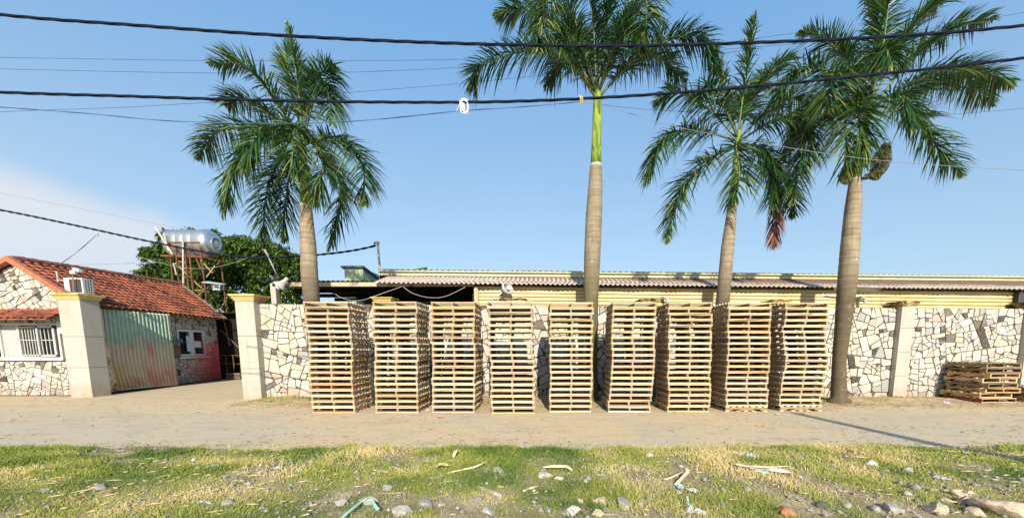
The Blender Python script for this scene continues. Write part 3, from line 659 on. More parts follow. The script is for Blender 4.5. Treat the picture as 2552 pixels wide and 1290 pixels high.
# side wall, split round its window and door
def side(t0, t1, z0, z1): mb.poly([hs(t0, 0, z0), hs(t1, 0, z0), hs(t1, 0, z1), hs(t0, 0, z1)])
sw = (4.25, 6.0, 1.22, 2.42)
side(0, sw[0], -.05, EZ); side(sw[1], HL, -.05, EZ); side(sw[0], sw[1], -.05, sw[2]); side(sw[0], sw[1], sw[3], EZ)
mb.poly([hs(HL, 0, -.05), hs(HL, -HW, -.05), hs(HL, -HW, EZ), hs(HL, RX - HX, RZ1 - .1), hs(HL, 0, EZ)])
mb.poly([hs(HL, -HW, -.05), hs(0, -HW, -.05), hs(0, -HW, EZ), hs(HL, -HW, EZ)])
hw_ = mb.build('wall', M['mortar'], house)
for i, rg in enumerate(([(fx0, 0), (HX, 0), (HX, wz0 - .1), (fx0, wz0 - .1)], [(wx1 + .04, wz0 - .1), (HX, wz0 - .1), (HX, wz1), (wx1 + .04, wz1)], [(fx0, wz1 + .02), (HX, wz1 + .02), (HX, EZ), (RX, RZ0 - .12), (fx0, EZ)])):
    crazy_paving('stone_facing', (0, HY, 0), (1, 0, 0), (0, 0, 1), rg, .26, 80 + i, M['stone'], hw_)
for i, (t0, t1, z0_, z1_) in enumerate(((0, sw[0] - .02, 0, EZ), (sw[1] + .02, HL, 0, EZ), (sw[0], sw[1], 0, sw[2] - .12), (sw[0], sw[1], sw[3] + .03, EZ))):
    crazy_paving('stone_facing', hs(0), sd, (0, 0, 1), [(t0 * sd.length, z0_), (t1 * sd.length, z0_), (t1 * sd.length, z1_), (t0 * sd.length, z1_)], .27, 90 + i, M['stone_painted'], hw_)
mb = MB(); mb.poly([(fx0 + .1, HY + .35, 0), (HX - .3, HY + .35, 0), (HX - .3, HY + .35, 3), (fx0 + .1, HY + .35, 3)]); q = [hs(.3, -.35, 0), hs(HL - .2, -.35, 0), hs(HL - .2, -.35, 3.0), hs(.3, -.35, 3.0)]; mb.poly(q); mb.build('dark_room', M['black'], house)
def tile_roof(name, e0, e1, r0, r1, rows, cols, mat, parent, lift=.035, amp=.03):
    """S-wave clay tiles: every tile of every row its own little curved sheet"""
    mb = MB(); e0, e1, r0, r1 = map(Vector, (e0, e1, r0, r1)); nrm = (e1 - e0).cross(r0 - e0).normalized()
    if nrm.z < 0: nrm = -nrm
    rr = random.Random(9); seg = 5
    for j in range(rows):
        for i in range(cols):
            t0, t1 = j / rows, (j + 1.12) / rows; dz = rr.uniform(-.006, .008); dx = rr.uniform(-.03, .03) / cols
            b = len(mb.v)
            for t, up in ((t0, lift + dz), (min(t1, 1.0), .006)):
                for k in range(seg + 1):
                    s = (i + (k / seg) * 1.06) / cols + dx; a = e0.lerp(e1, s); c = r0.lerp(r1, s)
                    w = math.sin(k / seg * math.pi * 1.5) * amp
                    mb.v.append(tuple(a.lerp(c, t) + nrm * (w + up)))
            for k in range(seg): mb.face(b + k, b + k + 1, b + seg + 2 + k, b + seg + 1 + k)
            for k in range(seg + 1):   # front lip
                v0 = Vector(mb.v[b + k]); mb.v.append(tuple(v0 - nrm * .028))
            c0 = b + 2 * (seg + 1)
            for k in range(seg): mb.face(c0 + k, c0 + k + 1, b + k + 1, b + k)
    return mb.build(name, mat, parent, smooth=False)
e0 = hs(-.12, .38, EZ - .16); e1 = hs(HL + .25, .38, EZ - .16)
r0 = Vector((RX, HY - .14, RZ0)); r1 = hs(HL + .25, RX - HX, RZ1)
roof = tile_roof('roof', e0, e1, r0, r1, 12, 27, M['tile'], house, .05, .042)
e2 = hs(-.12, -HW - .38, EZ - .16); e3 = hs(HL + .25, -HW - .38, EZ - .16)
tile_roof('rear_roof', e3, e2, r1, r0, 12, 27, M['tile'], house, .05, .042)
mb = MB()
mb.poly([e0 + Vector((0, .05, -.03)), e1 + Vector((0, 0, -.03)), r1 + Vector((0, 0, -.04)), r0 + Vector((0, .05, -.04))]); mb.poly([e2 + Vector((0, .05, -.03)), r0 + Vector((0, .05, -.04)), r1 + Vector((0, 0, -.04)), e3 + Vector((0, 0, -.03))])
mb.build('roof_boards', M['brown_post'], house)
mb = MB()
for i in range(20):      # ridge tiles
    a = r0.lerp(r1, i / 20); b = r0.lerp(r1, (i + 1.1) / 20); mb.tube([a + Vector((0, 0, .02)), b + Vector((0, 0, .035))], [.10, .115], 8)
mb.build('ridge_tiles', M['tile_dark'], roof)
mb = MB()
for s, (ea, ra) in enumerate(((e0, r0), (e2, r0))):
    for i in range(8):
        a = Vector(ea).lerp(ra, i / 8) + Vector((0, -.04, .0)); b = Vector(ea).lerp(ra, (i + 1.05) / 8) + Vector((0, -.04, .0))
        mb.bar(a, b, .17, .15)
mb.build('verge_tiles', M['verge'], roof)
mb = MB(); a, b = Vector(e1), Vector(r1); mb.bar(a + Vector((0, .02, .03)), b + Vector((0, .02, .05)), .10, .08); mb.build('end_board', M['old_wood'], roof)
# awning over the front window
aw = tile_roof('awning', (-21.2, HY - .62, 2.60), (-15.96, HY - .62, 2.60), (-21.2, HY, 2.92), (-15.96, HY, 2.92), 3, 24, M['tile'], house)
mb = MB(); mb.hexa([(-21.2, HY - .6, 2.54), (-16.0, HY - .6, 2.54), (-16.0, HY - .02, 2.8), (-21.2, HY - .02, 2.8), (-21.2, HY - .6, 2.57), (-16.0, HY - .6, 2.57), (-16.0, HY - .02, 2.86), (-21.2, HY - .02, 2.86)]); mb.build('awning_boards', M['tile_dark'], aw)
# front window: white frame, grilles, an open sash
win = MB(); y0, y1 = HY - .05, HY + .06
for (a, b, c, d_) in ((wx0, wx1, wz0 - .05, wz0 + .03), (wx0, wx1, wz1 - .06, wz1 + .02)): win.box(a, b, y0, y1, c, d_)
for x in (wx1 - .07, -17.05, -17.72, -18.36, -19.3, wx0): win.box(x, x + .07, y0 - .003, y1 - .003, wz0 + .03, wz1 - .06)
win.box(wx0, wx1 + .04, HY - .12, HY - .05, wz0 - .09, wz0 - .04)
wino = win.build('window', M['white_paint'], house)
def grille(x0, x1, n, y):
    mb = MB(); w = (x1 - x0) / n; zt, zb, zm = wz1 - .12, wz0 + .08, (wz0 + wz1) / 2 + .02
    for i in range(n + 1):
        x = x0 + i * w; mb.box(x - .009, x + .009, y - .009, y + .009, zb + .05, zt - .08)
    for i in range(n):       # pointed arches top and bottom
        x = x0 + i * w
        for (z, dz) in ((zt - .08, .09), (zb + .05, -.06)):
            mb.bar((x, y, z), (x + w / 2, y, z + dz), .02, .014); mb.bar((x + w / 2, y, z + dz), (x + w, y, z), .02, .014)
    mb.box(x0, x1, y - .012, y + .012, zm - .01, zm + .01); mb.box(x0, x1, y - .012, y + .012, zb - .02, zb); mb.box(x0, x1, y - .012, y + .012, zt, zt + .02)
    mb.build('grille', M['white_paint'], wino)
grille(-17.66, -17.08, 6, HY - .02); grille(-16.95, -16.42, 4, HY - .02); grille(-19.2, -18.5, 6, HY - .02)
mb = MB(); mb.box(-17.02, -16.96, HY - .10, HY - .07, wz0 + .05, wz1 - .08); mb.box(-16.46, -16.40, HY - .10, HY - .07, wz0 + .05, wz1 - .08)
mb.box(-17.02, -16.40, HY - .10, HY - .07, wz0 + .03, wz0 + .1); mb.box(-17.02, -16.40, HY - .10, HY - .07, wz1 - .14, wz1 - .07); mb.build('sash', M['grey_paint'], wino)
for a, b in ((-18.3, -17.75), (-19.9, -19.4)): mb = MB(); mb.box(a, b, HY + .0, HY + .02, wz0 + .04, wz1 - .07); mb.build('frosted_pane', M['shade'], wino)
mb = MB(); mb.box(-17.7, -16.4, HY + .05, HY + .06, wz0, wz1); mb.box(-19.3, -18.4, HY + .05, HY + .06, wz0, wz1); mb.build('pane', M['glass'], wino)
# side window with papers, and the door frame nearer the road
def sbox(mb, t0, t1, o0, o1, z0, z1):
    c = [hs(t0, o0, z0), hs(t1, o0, z0), hs(t1, o1, z0), hs(t0, o1, z0), hs(t0, o0, z1), hs(t1, o0, z1), hs(t1, o1, z1), hs(t0, o1, z1)]
    c = [hs(t0, o1, z0), hs(t1, o1, z0), hs(t1, o0, z0), hs(t0, o0, z0), hs(t0, o1, z1), hs(t1, o1, z1), hs(t1, o0, z1), hs(t0, o0, z1)]
    mb.hexa(c)
def redwash(name):
    k = NT(name); sp = k.n('ShaderNodeSeparateXYZ'); k.l(k.geo(), sp.inputs[0]); f = k.math('MULTIPLY', k.ramp(sp.outputs[2], 2.4, 1.4), k.ramp(sp.outputs[1], 18.2, 19.8))
    return k.done(k.mix(k.math('MULTIPLY', f, .7), (.70, .69, .65), (.60, .10, .12)), .5, .4)
M['white_red'] = redwash('white_frame_with_red_overspray')
mb = MB(); a0, a1, z0, z1 = sw
for (t0, t1, c, d_) in ((a0, a1, z0 - .02, z0 + .1), (a0, a1, z1 - .08, z1 + .02), (a0, a0 + .1, z0 + .1, z1 - .08), (a1 - .1, a1, z0 + .1, z1 - .08), (5.0, 5.25, z0 + .1, z1 - .08)): sbox(mb, t0, t1, -.05, .05, c, d_)
sbox(mb, a0 - .1, a1 + .1, .05, .13, z0 - .1, z0 - .03)
sw_ = mb.build('window', M['white_red'], house)
mb = MB(); sbox(mb, a0 + .1, a1 - .1, -.04, -.03, z0 + .1, z1 - .08); mb.build('pane', M['glass'], sw_)
mb = MB(); sbox(mb, 4.75, 5.1, .052, .058, 1.45, 2.15); sbox(mb, 5.33, 5.8, -.025, -.02, 1.62, 1.92); sbox(mb, 4.9, 5.12, .06, .066, 1.62, 2.0); mb.build('notice_sheets', M['paper'], sw_)
mb = MB(); sbox(mb, 6.15, 6.45, .004, .012, 1.85, 2.08); sbox(mb, 6.2, 6.4, .004, .012, 1.45, 1.72); mb.build('notice_sheets', M['paper'], house)
mb = MB(); sbox(mb, 3.05, 3.18, -.02, .07, .28, 2.35); sbox(mb, 2.1, 3.05, -.02, .07, 2.25, 2.35); sbox(mb, 2.05, 2.15, -.02, .07, .1, 2.25); do = mb.build('door_frame', M['white_paint'], house)
mb = MB(); sbox(mb, 3.55, 4.5, .02, .32, 1.83, 1.86); sh = mb.build('shelf', M['slab'], house)
mb = MB(); rr = random.Random(2)
for i in range(7): t = 3.6 + i * .12; h = rr.uniform(.06, .16); sbox(mb, t, t + .08, .06, .16, 1.862, 1.86 + h)
tag(mb.build('bottles_and_cups', M['shade'], None), 'row of small cups and bottles on the shelf of the gatehouse side wall', 'clutter')
mb = MB(); sbox(mb, 4.0, 4.35, .01, .05, 1.15, 1.72); mb.build('board', M['old_wood'], house)
# meter box and tangle of cables on the front corner
mb = MB(); mb.box(-16.22, -16.02, HY - .14, HY - .01, 2.12, 2.5); tag(mb.build('meter_box', M['plastic']), 'small white electric box on the gatehouse wall under the awning', 'electric box')
mb = MB(); rr = random.Random(4)
for i in range(11):
    a = Vector((-15.95 + rr.uniform(-.12, .1), HY - .08 + rr.uniform(-.05, .05), 2.95 + rr.uniform(0, .45))); pts = [a]
    for k in range(7): a = a + Vector((rr.uniform(-.07, .08), rr.uniform(-.03, .03), -rr.uniform(.08, .17))); pts.append(a)
    mb.tube(pts, rr.choice((.008, .012, .014)), 5)
tag(mb.build('cable_bundle', M['wire_pale']), 'tangled grey cables hanging between the gatehouse wall and the gate pillar', 'cables')
# ---------------------------------------------------------------- air conditioner on a stand, with the camera pole
ac = thing('air_conditioner', (-15.6, 13.9, 3.3), 'white outdoor air conditioner unit standing above the gate pillar', 'air conditioner')
a = P(166, 733, 13.75); b = P(236, 692, 13.75)
axx0, axx1 = a.x, P(212, 733, 13.75).x; z0, z1 = a.z + .01, b.z
mb = MB(); mb.box(axx0, axx1, 13.72, 14.05, z0, z1); body = mb.build('casing', M['plastic'], ac)
mb = MB(); mb.box(axx0 + .19, axx1 - .05, 13.705, 13.72, z0 + .05, z1 - .05); mb.build('fan_opening', M['dark_sheet'], ac)
mb = MB()
for i in range(5): x = axx0 + .22 + i * (axx1 - axx0 - .3) / 4; mb.box(x, x + .003, 13.695, 13.703, z0 + .05, z1 - .05)
mb.build('fan_guard', M['brown_post'], ac)
mb = MB()
mb.box(axx1, axx1 + .004, 13.77, 14.0, z0 + .05, z1 - .06)
mb.build('side_vent', M['dark_sheet'], ac)
mb = MB(); mb.bar((axx0 - .5, 13.95, z0 + .02), (axx1, 13.95, z0 + .02), .03); mb.bar((axx0 - .5, 13.95, z1 - .05), (axx0, 13.95, z1 - .05), .025); mb.bar((axx0 - .45, 13.95, z0 - .4), (axx0 - .45, 13.95, z1 + .25), .035)
mb.bar((axx0 - .3, 13.95, z0 + .2), (axx0, 13.95, z0 + .2), .025); mb.bar((axx1 - .2, 13.95, z0 - .5), (axx1 - .2, 13.95, z0), .04); mb.bar((axx0 + .1, 13.95, z0 - .5), (axx0 + .1, 13.95, z0), .04)
mb.build('stand', M['pipe'], ac)
mb = MB(); pts = [Vector((axx0 - .02, 13.8, z0 + .1)) + Vector((-.12 * k, 0, .16 * math.sin(k * .62))) for k in range(6)] + [Vector((axx0 - .68, 13.8, z0 - .35))]
mb.tube(pts, .022, 8); mb.build('hose', M['shade'], ac)
mb = MB()
for i in range(7): mb.box(axx1 + .005, axx1 + .012, 13.765, 14.005, z0 + .04 + i * .07, z0 + .065 + i * .07)
for j in range(4): mb.box(axx1 + .0065, axx1 + .013, 13.765 + j * .076, 13.78 + j * .076, z0 + .04, z0 + .48)
mb.build('vent_grid', M['plastic'], ac)
c0 = P(183, 700, 13.6); cc = thing('security_camera', c0, 'small white security camera on a dark rod above the air conditioner', 'camera')
mb = MB(); mb.tube([P(184, 728, 13.6), P(180, 664, 13.6)], .018, 6); mb.build('rod', M['brown_post'], cc)
mb = MB(); mb.bar(P(186, 670, 13.55), P(201, 675, 13.5), .1, .09); mb.build('housing', M['plastic'], cc)
mb = MB(); a = P(186, 679, 13.6); mb.box(a.x - .08, a.x + .09, 13.52, 13.6, a.z - .05, a.z + .06); mb.build('junction_box', M['plastic'], cc)

# ---------------------------------------------------------------- corrugated gate leaf, standing open
gl = thing('gate_leaf', (-15.45, 15.7, 0), 'green corrugated metal gate leaf with faded primer and red paint, standing open', 'gate')
g0, g1 = Vector((-15.50, 14.5, 0)), Vector((-15.43, 16.95, 0))
bl, br = Vector((-15.56, 14.62, .08)), Vector((-15.43, 16.95, .05)); tl, tr = Vector((-15.46, 14.40, 2.99)), Vector((-15.45, 16.93, 2.99))
mb = MB(); res = 10; n = 17; N = n * res + 1
for j, (a, b) in enumerate(((bl, br), (bl.lerp(tl, .35) + Vector((0, -.12, 0)), br.lerp(tr, .35)), (tl, tr))):
    for i in range(N): s = i / (N - 1); mb.v.append(tuple(a.lerp(b, s) + Vector((.030 * max(-1, min(1, 2.6 * math.sin(2 * math.pi * (i % res) / res))), 0, 0))))
for j in range(2):
    for i in range(N - 1): a = j * N + i; mb.face(a, a + 1, a + N + 1, a + N)
mb.build('corrugated_sheet', M['gate'], gl)
mb = MB(); mb.bar((-15.47, 14.33, .06), (-15.44, 14.30, 3.0), .07, .05, up=(1, 0, 0)); mb.bar((-15.52, 14.35, .1), (-15.48, 16.9, .1), .05); mb.bar((-15.52, 14.35, 2.95), (-15.5, 16.9, 2.95), .05); mb.bar((-15.48, 16.93, .06), (-15.48, 16.93, 2.97), .05)
mb.bar((-15.54, 14.4, 1.5), (-15.5, 16.9, 1.5), .05); mb.poly([(-15.5, 14.33, .2), (-15.49, 14.6, .12), (-15.47, 14.42, 1.6), (-15.46, 14.34, 1.6)]); mb.build('frame', M['gate_frame'], gl)
mb = MB()
for z in (2.55, 1.95, 1.35): mb.box(-15.5, -15.40, 14.2, 14.28, z, z + .08)
mb.build('hinges', M['cap'], gl)
# ---------------------------------------------------------------- shed blackened to hold the shade, and clutter beyond the drive
ds = thing('blackened_shed', (-13, 23, 0), 'shed coloured black to give the shade at the end of the gate driveway', 'shed')
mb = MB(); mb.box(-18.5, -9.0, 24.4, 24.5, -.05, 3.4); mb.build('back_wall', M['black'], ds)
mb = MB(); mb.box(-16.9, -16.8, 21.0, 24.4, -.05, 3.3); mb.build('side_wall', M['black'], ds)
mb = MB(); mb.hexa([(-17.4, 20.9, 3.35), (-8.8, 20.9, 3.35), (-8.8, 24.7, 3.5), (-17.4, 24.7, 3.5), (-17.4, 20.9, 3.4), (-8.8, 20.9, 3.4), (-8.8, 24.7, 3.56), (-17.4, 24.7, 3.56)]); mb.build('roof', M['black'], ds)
mb = MB(); 
for x in (-14.6, -11.4): mb.bar((x, 21.2, 0), (x, 21.2, 3.35), .09)
mb.build('posts', M['old_wood'], ds)
mb = MB(); corr(mb, (-16.8, 21.4, 1.1), (8, 0, 0), (0, 0, 2.25), 40, .02, (0, 1, 0), 4); mb.build('black_shade_sheet', M['black'], ds)  # black sheet stands in for the darkness behind the driveway
def crate_at(x, y, w, d_, h, m, label, grp=None, z=0):
    t = thing('wooden_crate', (x, y, z), label, 'crate', grp); mb = MB()
    for k in range(3): zz = z + k * h / 3; mb.box(x - w/2, x + w/2, y - d_/2, y - d_/2 + .02, zz, zz + h/3 - .025); mb.box(x - w/2, x + w/2, y + d_/2 - .02, y + d_/2, zz, zz + h/3 - .025); mb.box(x - w/2, x - w/2 + .02, y - d_/2 + .02, y + d_/2 - .02, zz, zz + h/3 - .025); mb.box(x + w/2 - .02, x + w/2, y - d_/2 + .02, y + d_/2 - .02, zz, zz + h/3 - .025)
    mb.build('slats', m, t); mb = MB()
    for sx_ in (-1, 1):
        for sy_ in (-1, 1): mb.box(x + sx_ * (w/2 - .045) - .022, x + sx_ * (w/2 - .045) + .022, y + sy_ * (d_/2 - .045) - .022, y + sy_ * (d_/2 - .045) + .022, z, z + h - .03)
    mb.build('corner_posts', m, t)
crate_at(-16.0, 21.0, .7, .5, .32, M['old_wood'], 'low brown wooden crate against the far corner of the gatehouse')
crate_at(-14.9, 22.3, .8, .5, .45, M['old_wood'], 'dark wooden crate lying beyond the driveway beneath the tree')
for (p, q, r_, lab) in (((551, 770, 21.4), (573, 860, 21.2), .03, 'thin brown pole leaning in the shadow beneath the tree'), ((548, 820, 21.2), (600, 870, 21.3), .022, 'thin diagonal bar in the dark gateway beneath the tree')):
    a, b = P(*p), P(*q); mb = MB(); mb.tube([a, b], r_, 6); tag(mb.build('leaning_bar', M['brown_post']), lab, 'pole')
a = P(545, 884, 21.1); b = P(598, 885, 21.1); hr = thing('metal_rack', ((a.x + b.x) / 2, 21.1, 0), 'low dark metal rack across the shaded end of the driveway', 'rack')
mb = MB(); mb.tube([a, b], .025, 6); mb.tube([a - Vector((0, 0, .45)), b - Vector((0, 0, .45))], .025, 6); mb.build('rails', M['rust'], hr)
mb = MB()
for k in range(4): p = a.lerp(b, k / 3); mb.tube([(p.x, p.y, 0), (p.x, p.y, p.z)], .025, 6)
mb.build('uprights', M['rust'], hr)

# ---------------------------------------------------------------- water tank on its tower
TY = 22.0
tc_ = P(480, 607, TY); tw = thing('tank_tower', (tc_.x, TY, 0), 'tall rusty steel tower carrying the water tank behind the gatehouse', 'tower')
zt = P(480, 632, TY).z; zp = P(480, 637, TY).z
X = lambda u, Y=TY: P(u, 700, Y).x
legs = []
for (u, Y, top) in ((437, 21.4, 612), (470, 21.4, 604), (498, 21.4, 606), (425, 22.7, 640), (462, 22.7, 637), (549, 22.7, 637), (441 + 18, 21.3, 604)):
    t = P(u, top, Y); b = Vector((t.x + .15 * (1 if u > 480 else -.3), Y, 0)); legs.append((b, t)); mb = MB(); mb.bar(b, t, .06); mb.build('leg', M['rust'], tw)
mb = MB(); a, b = P(402, 637, 21.4), P(503, 640, 21.4); mb.bar(a, b, .1, .08); mb.bar(P(402, 637, 22.7), P(552, 645, 22.7), .1, .08)
for s in (0, .33, .66, 1.0): p = a.lerp(b, s); mb.bar(p, (p.x + .3, 22.7, p.z), .06)
mb.bar(b, P(549, 648, 22.7), .06); mb.build('platform', M['rust'], tw)
mb = MB(); mb.bar(P(418, 604, 21.3), P(497, 604, 21.3), .05); mb.bar(P(418, 604, 21.3), P(428, 634, 21.3), .05)
mb.build('guard_rail', M['rust'], tw)
mb = MB()
for (p, q) in (((437, 655), (508, 722)), ((487, 640), (500, 668)), ((508, 745 - 20), (475, 752)), ((505, 722), (470, 724)), ((515, 690), (536, 662)), ((500, 648), (530, 680)), ((470, 655), (440, 650))): mb.bar(P(*p, 21.45), P(*q, 21.5), .05)
for v_ in (668, 690): mb.bar(P(455, v_, 21.42), P(477, v_ + 1, 21.42), .03)
mb.build('braces', M['old_wood'], tw)
mb = MB(); mb.tube([P(456, 600, 21.2), P(457, 715, 21.2)], .04, 6); mb.tube([P(387, 565, 21.2), P(430, 634, 21.2)], .045, 6); mb.tube([P(408, 580, 21.2), P(420, 625, 21.2)], .035, 6); mb.tube([P(432, 655, 21.2), P(440, 685, 21.2)], .03, 6); mb.build('pipes', M['pipe'], tw)
tank = thing('water_tank', tc_, 'shiny stainless steel water tank lying on its rusty tower above the trees', 'water tank')
Lt, Rt = 2.3, .69
prof = [(0, -Lt/2 - .08), (.3, -Lt/2 - .07), (.55, -Lt/2 + .0), (.68, -Lt/2 + .12), (Rt, -Lt/2 + .3)]
for k in range(4): x = -Lt/2 + .40 + k * .38; prof += [(Rt, x), (Rt - .012, x + .02), (Rt - .012, x + .05), (Rt, x + .07)]
prof += [(Rt, Lt/2 - .35), (.685, Lt/2 - .15), (.60, Lt/2 - .02), (.48, Lt/2 + .06), (.34, Lt/2 + .09)]
mb = MB(); mb.lathe(tc_, prof, 40, 'x'); mb.lathe(tc_ + Vector((Lt/2 + .09, 0, 0)), [(.34, 0), (.32, .035), (.27, .04), (.26, -.01), (0, -.01)], 32, 'x'); o = mb.build('shell', M['steel'], tank, smooth=True)
mb = MB(); mb.lathe(tc_ + Vector((0, 0, 0)), [(.0, Lt/2 + .09), (.20, Lt/2 + .095), (.20, Lt/2 + .11), (0, Lt/2 + .12)], 24, 'x'); mb.build('end_cap', M['shade'], tank)
# block letter E pressed on the end shoulder and pale marks along the side
mb = MB(); an = R(38)
def ring(x, ang, r_=None): rr_ = (Rt if r_ is None else r_) + .004; return tc_ + Vector((x, -math.cos(ang) * rr_, math.sin(ang) * rr_))
def patch(mb, x0, x1, a0, a1, n=4, f=lambda x: Rt):
    for i in range(n):
        s0, s1 = a0 + (a1 - a0) * i / n, a0 + (a1 - a0) * (i + 1) / n; mb.poly([ring(x0, s0, f(x0)), ring(x1, s0, f(x1)), ring(x1, s1, f(x1)), ring(x0, s1, f(x0))])
def fr(x): 
    t = (x - (Lt/2 - .35)) / .35; return Rt if t < 0 else Rt - .12 * t * t
for (x0, x1, a0, a1) in ((.70, .75, .35, .85), (.75, .94, .35, .42), (.75, .90, .56, .63), (.75, .94, .78, .85)): patch(mb, x0, x1, a0, a1, 4, fr)
mb.build('letter_e', M['steel_logo'], tank)
mb = MB()
for k in range(4): x = -.9 + k * .38; patch(mb, x, x + .025, .55, 1.15, 5); 
for k in range(3): x = -.9 + k * .38; patch(mb, x, x + .22, .55, .58, 1)
mb.build('side_marks', M['steel_logo'], tank)
# ---------------------------------------------------------------- lamps
sl_ = thing('solar_lamp', P(497, 704, 20.8), 'flat solar street lamp with bright lens squares in front of the tree', 'lamp')
a, b = P(505, 703, 20.8), P(551, 709, 20.5); mb = MB(); mb.hexa([a + Vector((0, -.1, -.02)), b + Vector((.1, -.1, -.02)), b + Vector((0, .35, .05)), a + Vector((0, .35, .08)), a + Vector((0, -.1, 0)), b + Vector((.1, -.1, 0)), b + Vector((0, .35, .09)), a + Vector((0, .35, .11))]); mb.build('solar_panel', M['solar'], sl_)
mb = MB(); mb.bar(P(531, 716, 20.5), P(549, 717, 20.4), .2, .26, up=(0, -.4, 1)); mb.build('lamp_head', M['slab'], sl_)
mb = MB()
for k in range(3):
    for j in range(2): p = P(534 + k * 6, 713 + j * 7, 20.35); mb.box(p.x - .045, p.x + .045, p.y - .02, p.y, p.z - .035, p.z + .035)
mb.build('lens', M['lens'], sl_)
mb = MB(); mb.tube([P(505, 704, 20.9), P(497, 760, 21.1)], .03, 6); mb.build('arm', M['rust'], sl_)
def shade_lamp(c, ax, label, r_=.24, L=.42):
    t = thing('shade_lamp', c, label, 'lamp'); ax = Vector(ax).normalized(); u = ax.orthogonal().normalized(); w = ax.cross(u); mb = MB(); n = 20
    prof = [(.07, -.30), (.075, -.14), (.09, -.12), (.12, -.02), (.20, L * .45), (r_, L * .75), (r_ - .012, L * .75), (.185, L * .45), (.10, 0)]
    k_ = r_ / .24
    for rr_, h in prof:
        for k in range(n): an = 2 * math.pi * k / n; mb.v.append(tuple(Vector(c) + ax * h * k_ + (u * math.cos(an) + w * math.sin(an)) * rr_ * (k_ if rr_ < .2 else 1)))
    for i in range(len(prof) - 1):
        for k in range(n): a = i * n + k; b = i * n + (k + 1) % n; mb.face(a, b, b + n, a + n)
    mb.build('shade', M['shade'], t, smooth=True); mb = MB(); mb.tube([Vector(c) - ax * .05, Vector(c) + ax * .2], [.03, .06], 8); mb.build('bulb', M['lens'], t)
    return t
t = shade_lamp(P(1258, 724, 13.0), (.55, -.55, .35), 'battered white conical floodlight aimed upward on the cream cladding', .20, .30)
mb = MB(); mb.tube([P(1243, 745, 13.1), P(1232, 746, 13.38), P(1228, 735, 13.4)], .014, 6); mb.tube([P(1243, 735, 13.0), P(1258, 724, 13.0)], .03, 8); mb.build('bracket', M['pipe'], t)
t = shade_lamp(P(703, 707, 13.15), (-.6, -.25, -.75), 'white conical lamp hanging from the left end of the open shed beam', .20, .24)
mb = MB(); mb.tube([P(703, 706, 13.2), P(708, 700, 13.35), P(716, 702, 13.4)], .016, 6); mb.build('bracket', M['pipe'], t)
for (u, v_, lab) in ((1655, 748, 'short dark pipe elbow poking from the cladding above the seventh stack'), (2139, 748, 'short pale pipe stub poking from the cladding beside the leaning palm')):
    a = P(u, v_, 13.42); mb = MB(); mb.tube([a + Vector((-.1, 0, .06)), a + Vector((-.03, -.18, .06)), a + Vector((.03, -.24, .02)), a + Vector((.03, -.25, -.1))], .055, 10); tag(mb.build('pipe_stub', M['concrete']), lab, 'pipe')
# pole that stands behind the camera; its shadow lies across the road
pb = Vector((8.55, -5.6, 0)); up = thing('utility_pole', pb, 'tall tapered concrete utility pole behind the viewer shading the road', 'utility pole')
mb = MB(); mb.tube([pb - Vector((0, 0, .1)), pb + Vector((0, 0, 8.1))], [.19, .12], 14); mb.build('pole', M['concrete'], up)
# ---------------------------------------------------------------- pallets
PW, PH = 1.10, 0.1475
def pallet_meshes(seed, warp=.002, broken=False):
    rr = random.Random(seed); w = PW / 2
    def board(mb, x0, x1, y0, y1, z0, z1, sag=0):
        n = 4; zz = [sag * math.sin(math.pi * i / n) for i in range(n + 1)]; tw = rr.uniform(-warp, warp)
        b = len(mb.v)
        for i in range(n + 1):
            x = x0 + (x1 - x0) * i / n; s = zz[i] + tw * (i / n - .5)
            mb.v += [(x, y0, z0 + s), (x, y1, z0 + s), (x, y1, z1 + s), (x, y0, z1 + s)]
        for i in range(n):
            a = b + i * 4
            for k in range(4): mb.face(a + k, a + (k + 1) % 4, a + 4 + (k + 1) % 4, a + 4 + k)
        mb.face(b + 3, b + 2, b + 1, b); e = b + 4 * n; mb.face(e, e + 1, e + 2, e + 3)
    out_ = {}
    top = MB(); n = 7; bw_ = .095; gap = (PW - n * bw_) / (n - 1)
    for i in range(n):
        y0 = i * (bw_ + gap); ov = rr.uniform(-.006, .008)
        if broken and i in (2, 5) and rr.random() < .6: continue
        th = .0195 if i in (0, n - 1) else .0295
        board(top, -w - ov, w + rr.uniform(-.006, .008), y0 + rr.uniform(-.004, .004) * (i > 0), y0 + bw_ + rr.uniform(-.006, .006), .118, .118 + th, rr.uniform(-warp, warp) * 1.2 if th < .025 else 0)
    out_['top_deck'] = top
    bot = MB()
    for y0 in (0, .30, .50, .70, 1.005):
        board(bot, -w - rr.uniform(-.005, .006), w + rr.uniform(-.005, .006), y0, y0 + .095, 0.0, .026, rr.uniform(0, warp))
    out_['bottom_deck'] = bot
    sts = []
    for x in (-w + .024, 0, w - .024):
        mb = MB(); hw = .0215; x += rr.uniform(-.003, .003) if abs(x) > .1 else rr.uniform(-.02, .02)
        ys = [0.004, .16, .20, .36, .40, .70, .74, .90, .94, 1.096]; zb = [.026, .026, .062, .062, .026, .026, .062, .062, .026, .026]
        pr = list(zip(ys, zb)) + [(1.096, .118), (.004, .118)]
        b = len(mb.v)
        for sx_ in (-1, 1): mb.v += [(x + sx_ * hw, y, z) for y, z in pr]
        m = len(pr)
        # side faces split into quads so they stay planar and simple
        quads = [(0, 1, 10, 11)]
        for sgn, o in ((-1, 0), (1, m)):
            tops = [len(mb.v) + i for i in range(10)]; mb.v += [(x + sgn * hw, y, .118) for y in ys]
            for i in range(9):
                q = (b + o + i, b + o + i + 1, tops[i + 1], tops[i]); mb.face(*(q if sgn > 0 else q[::-1]))
        for i in range(m):
            j = (i + 1) % m; mb.face(b + j, b + i, b + m + i, b + m + j)
        sts.append(mb)
    out_['stringer'] = sts
    return out_
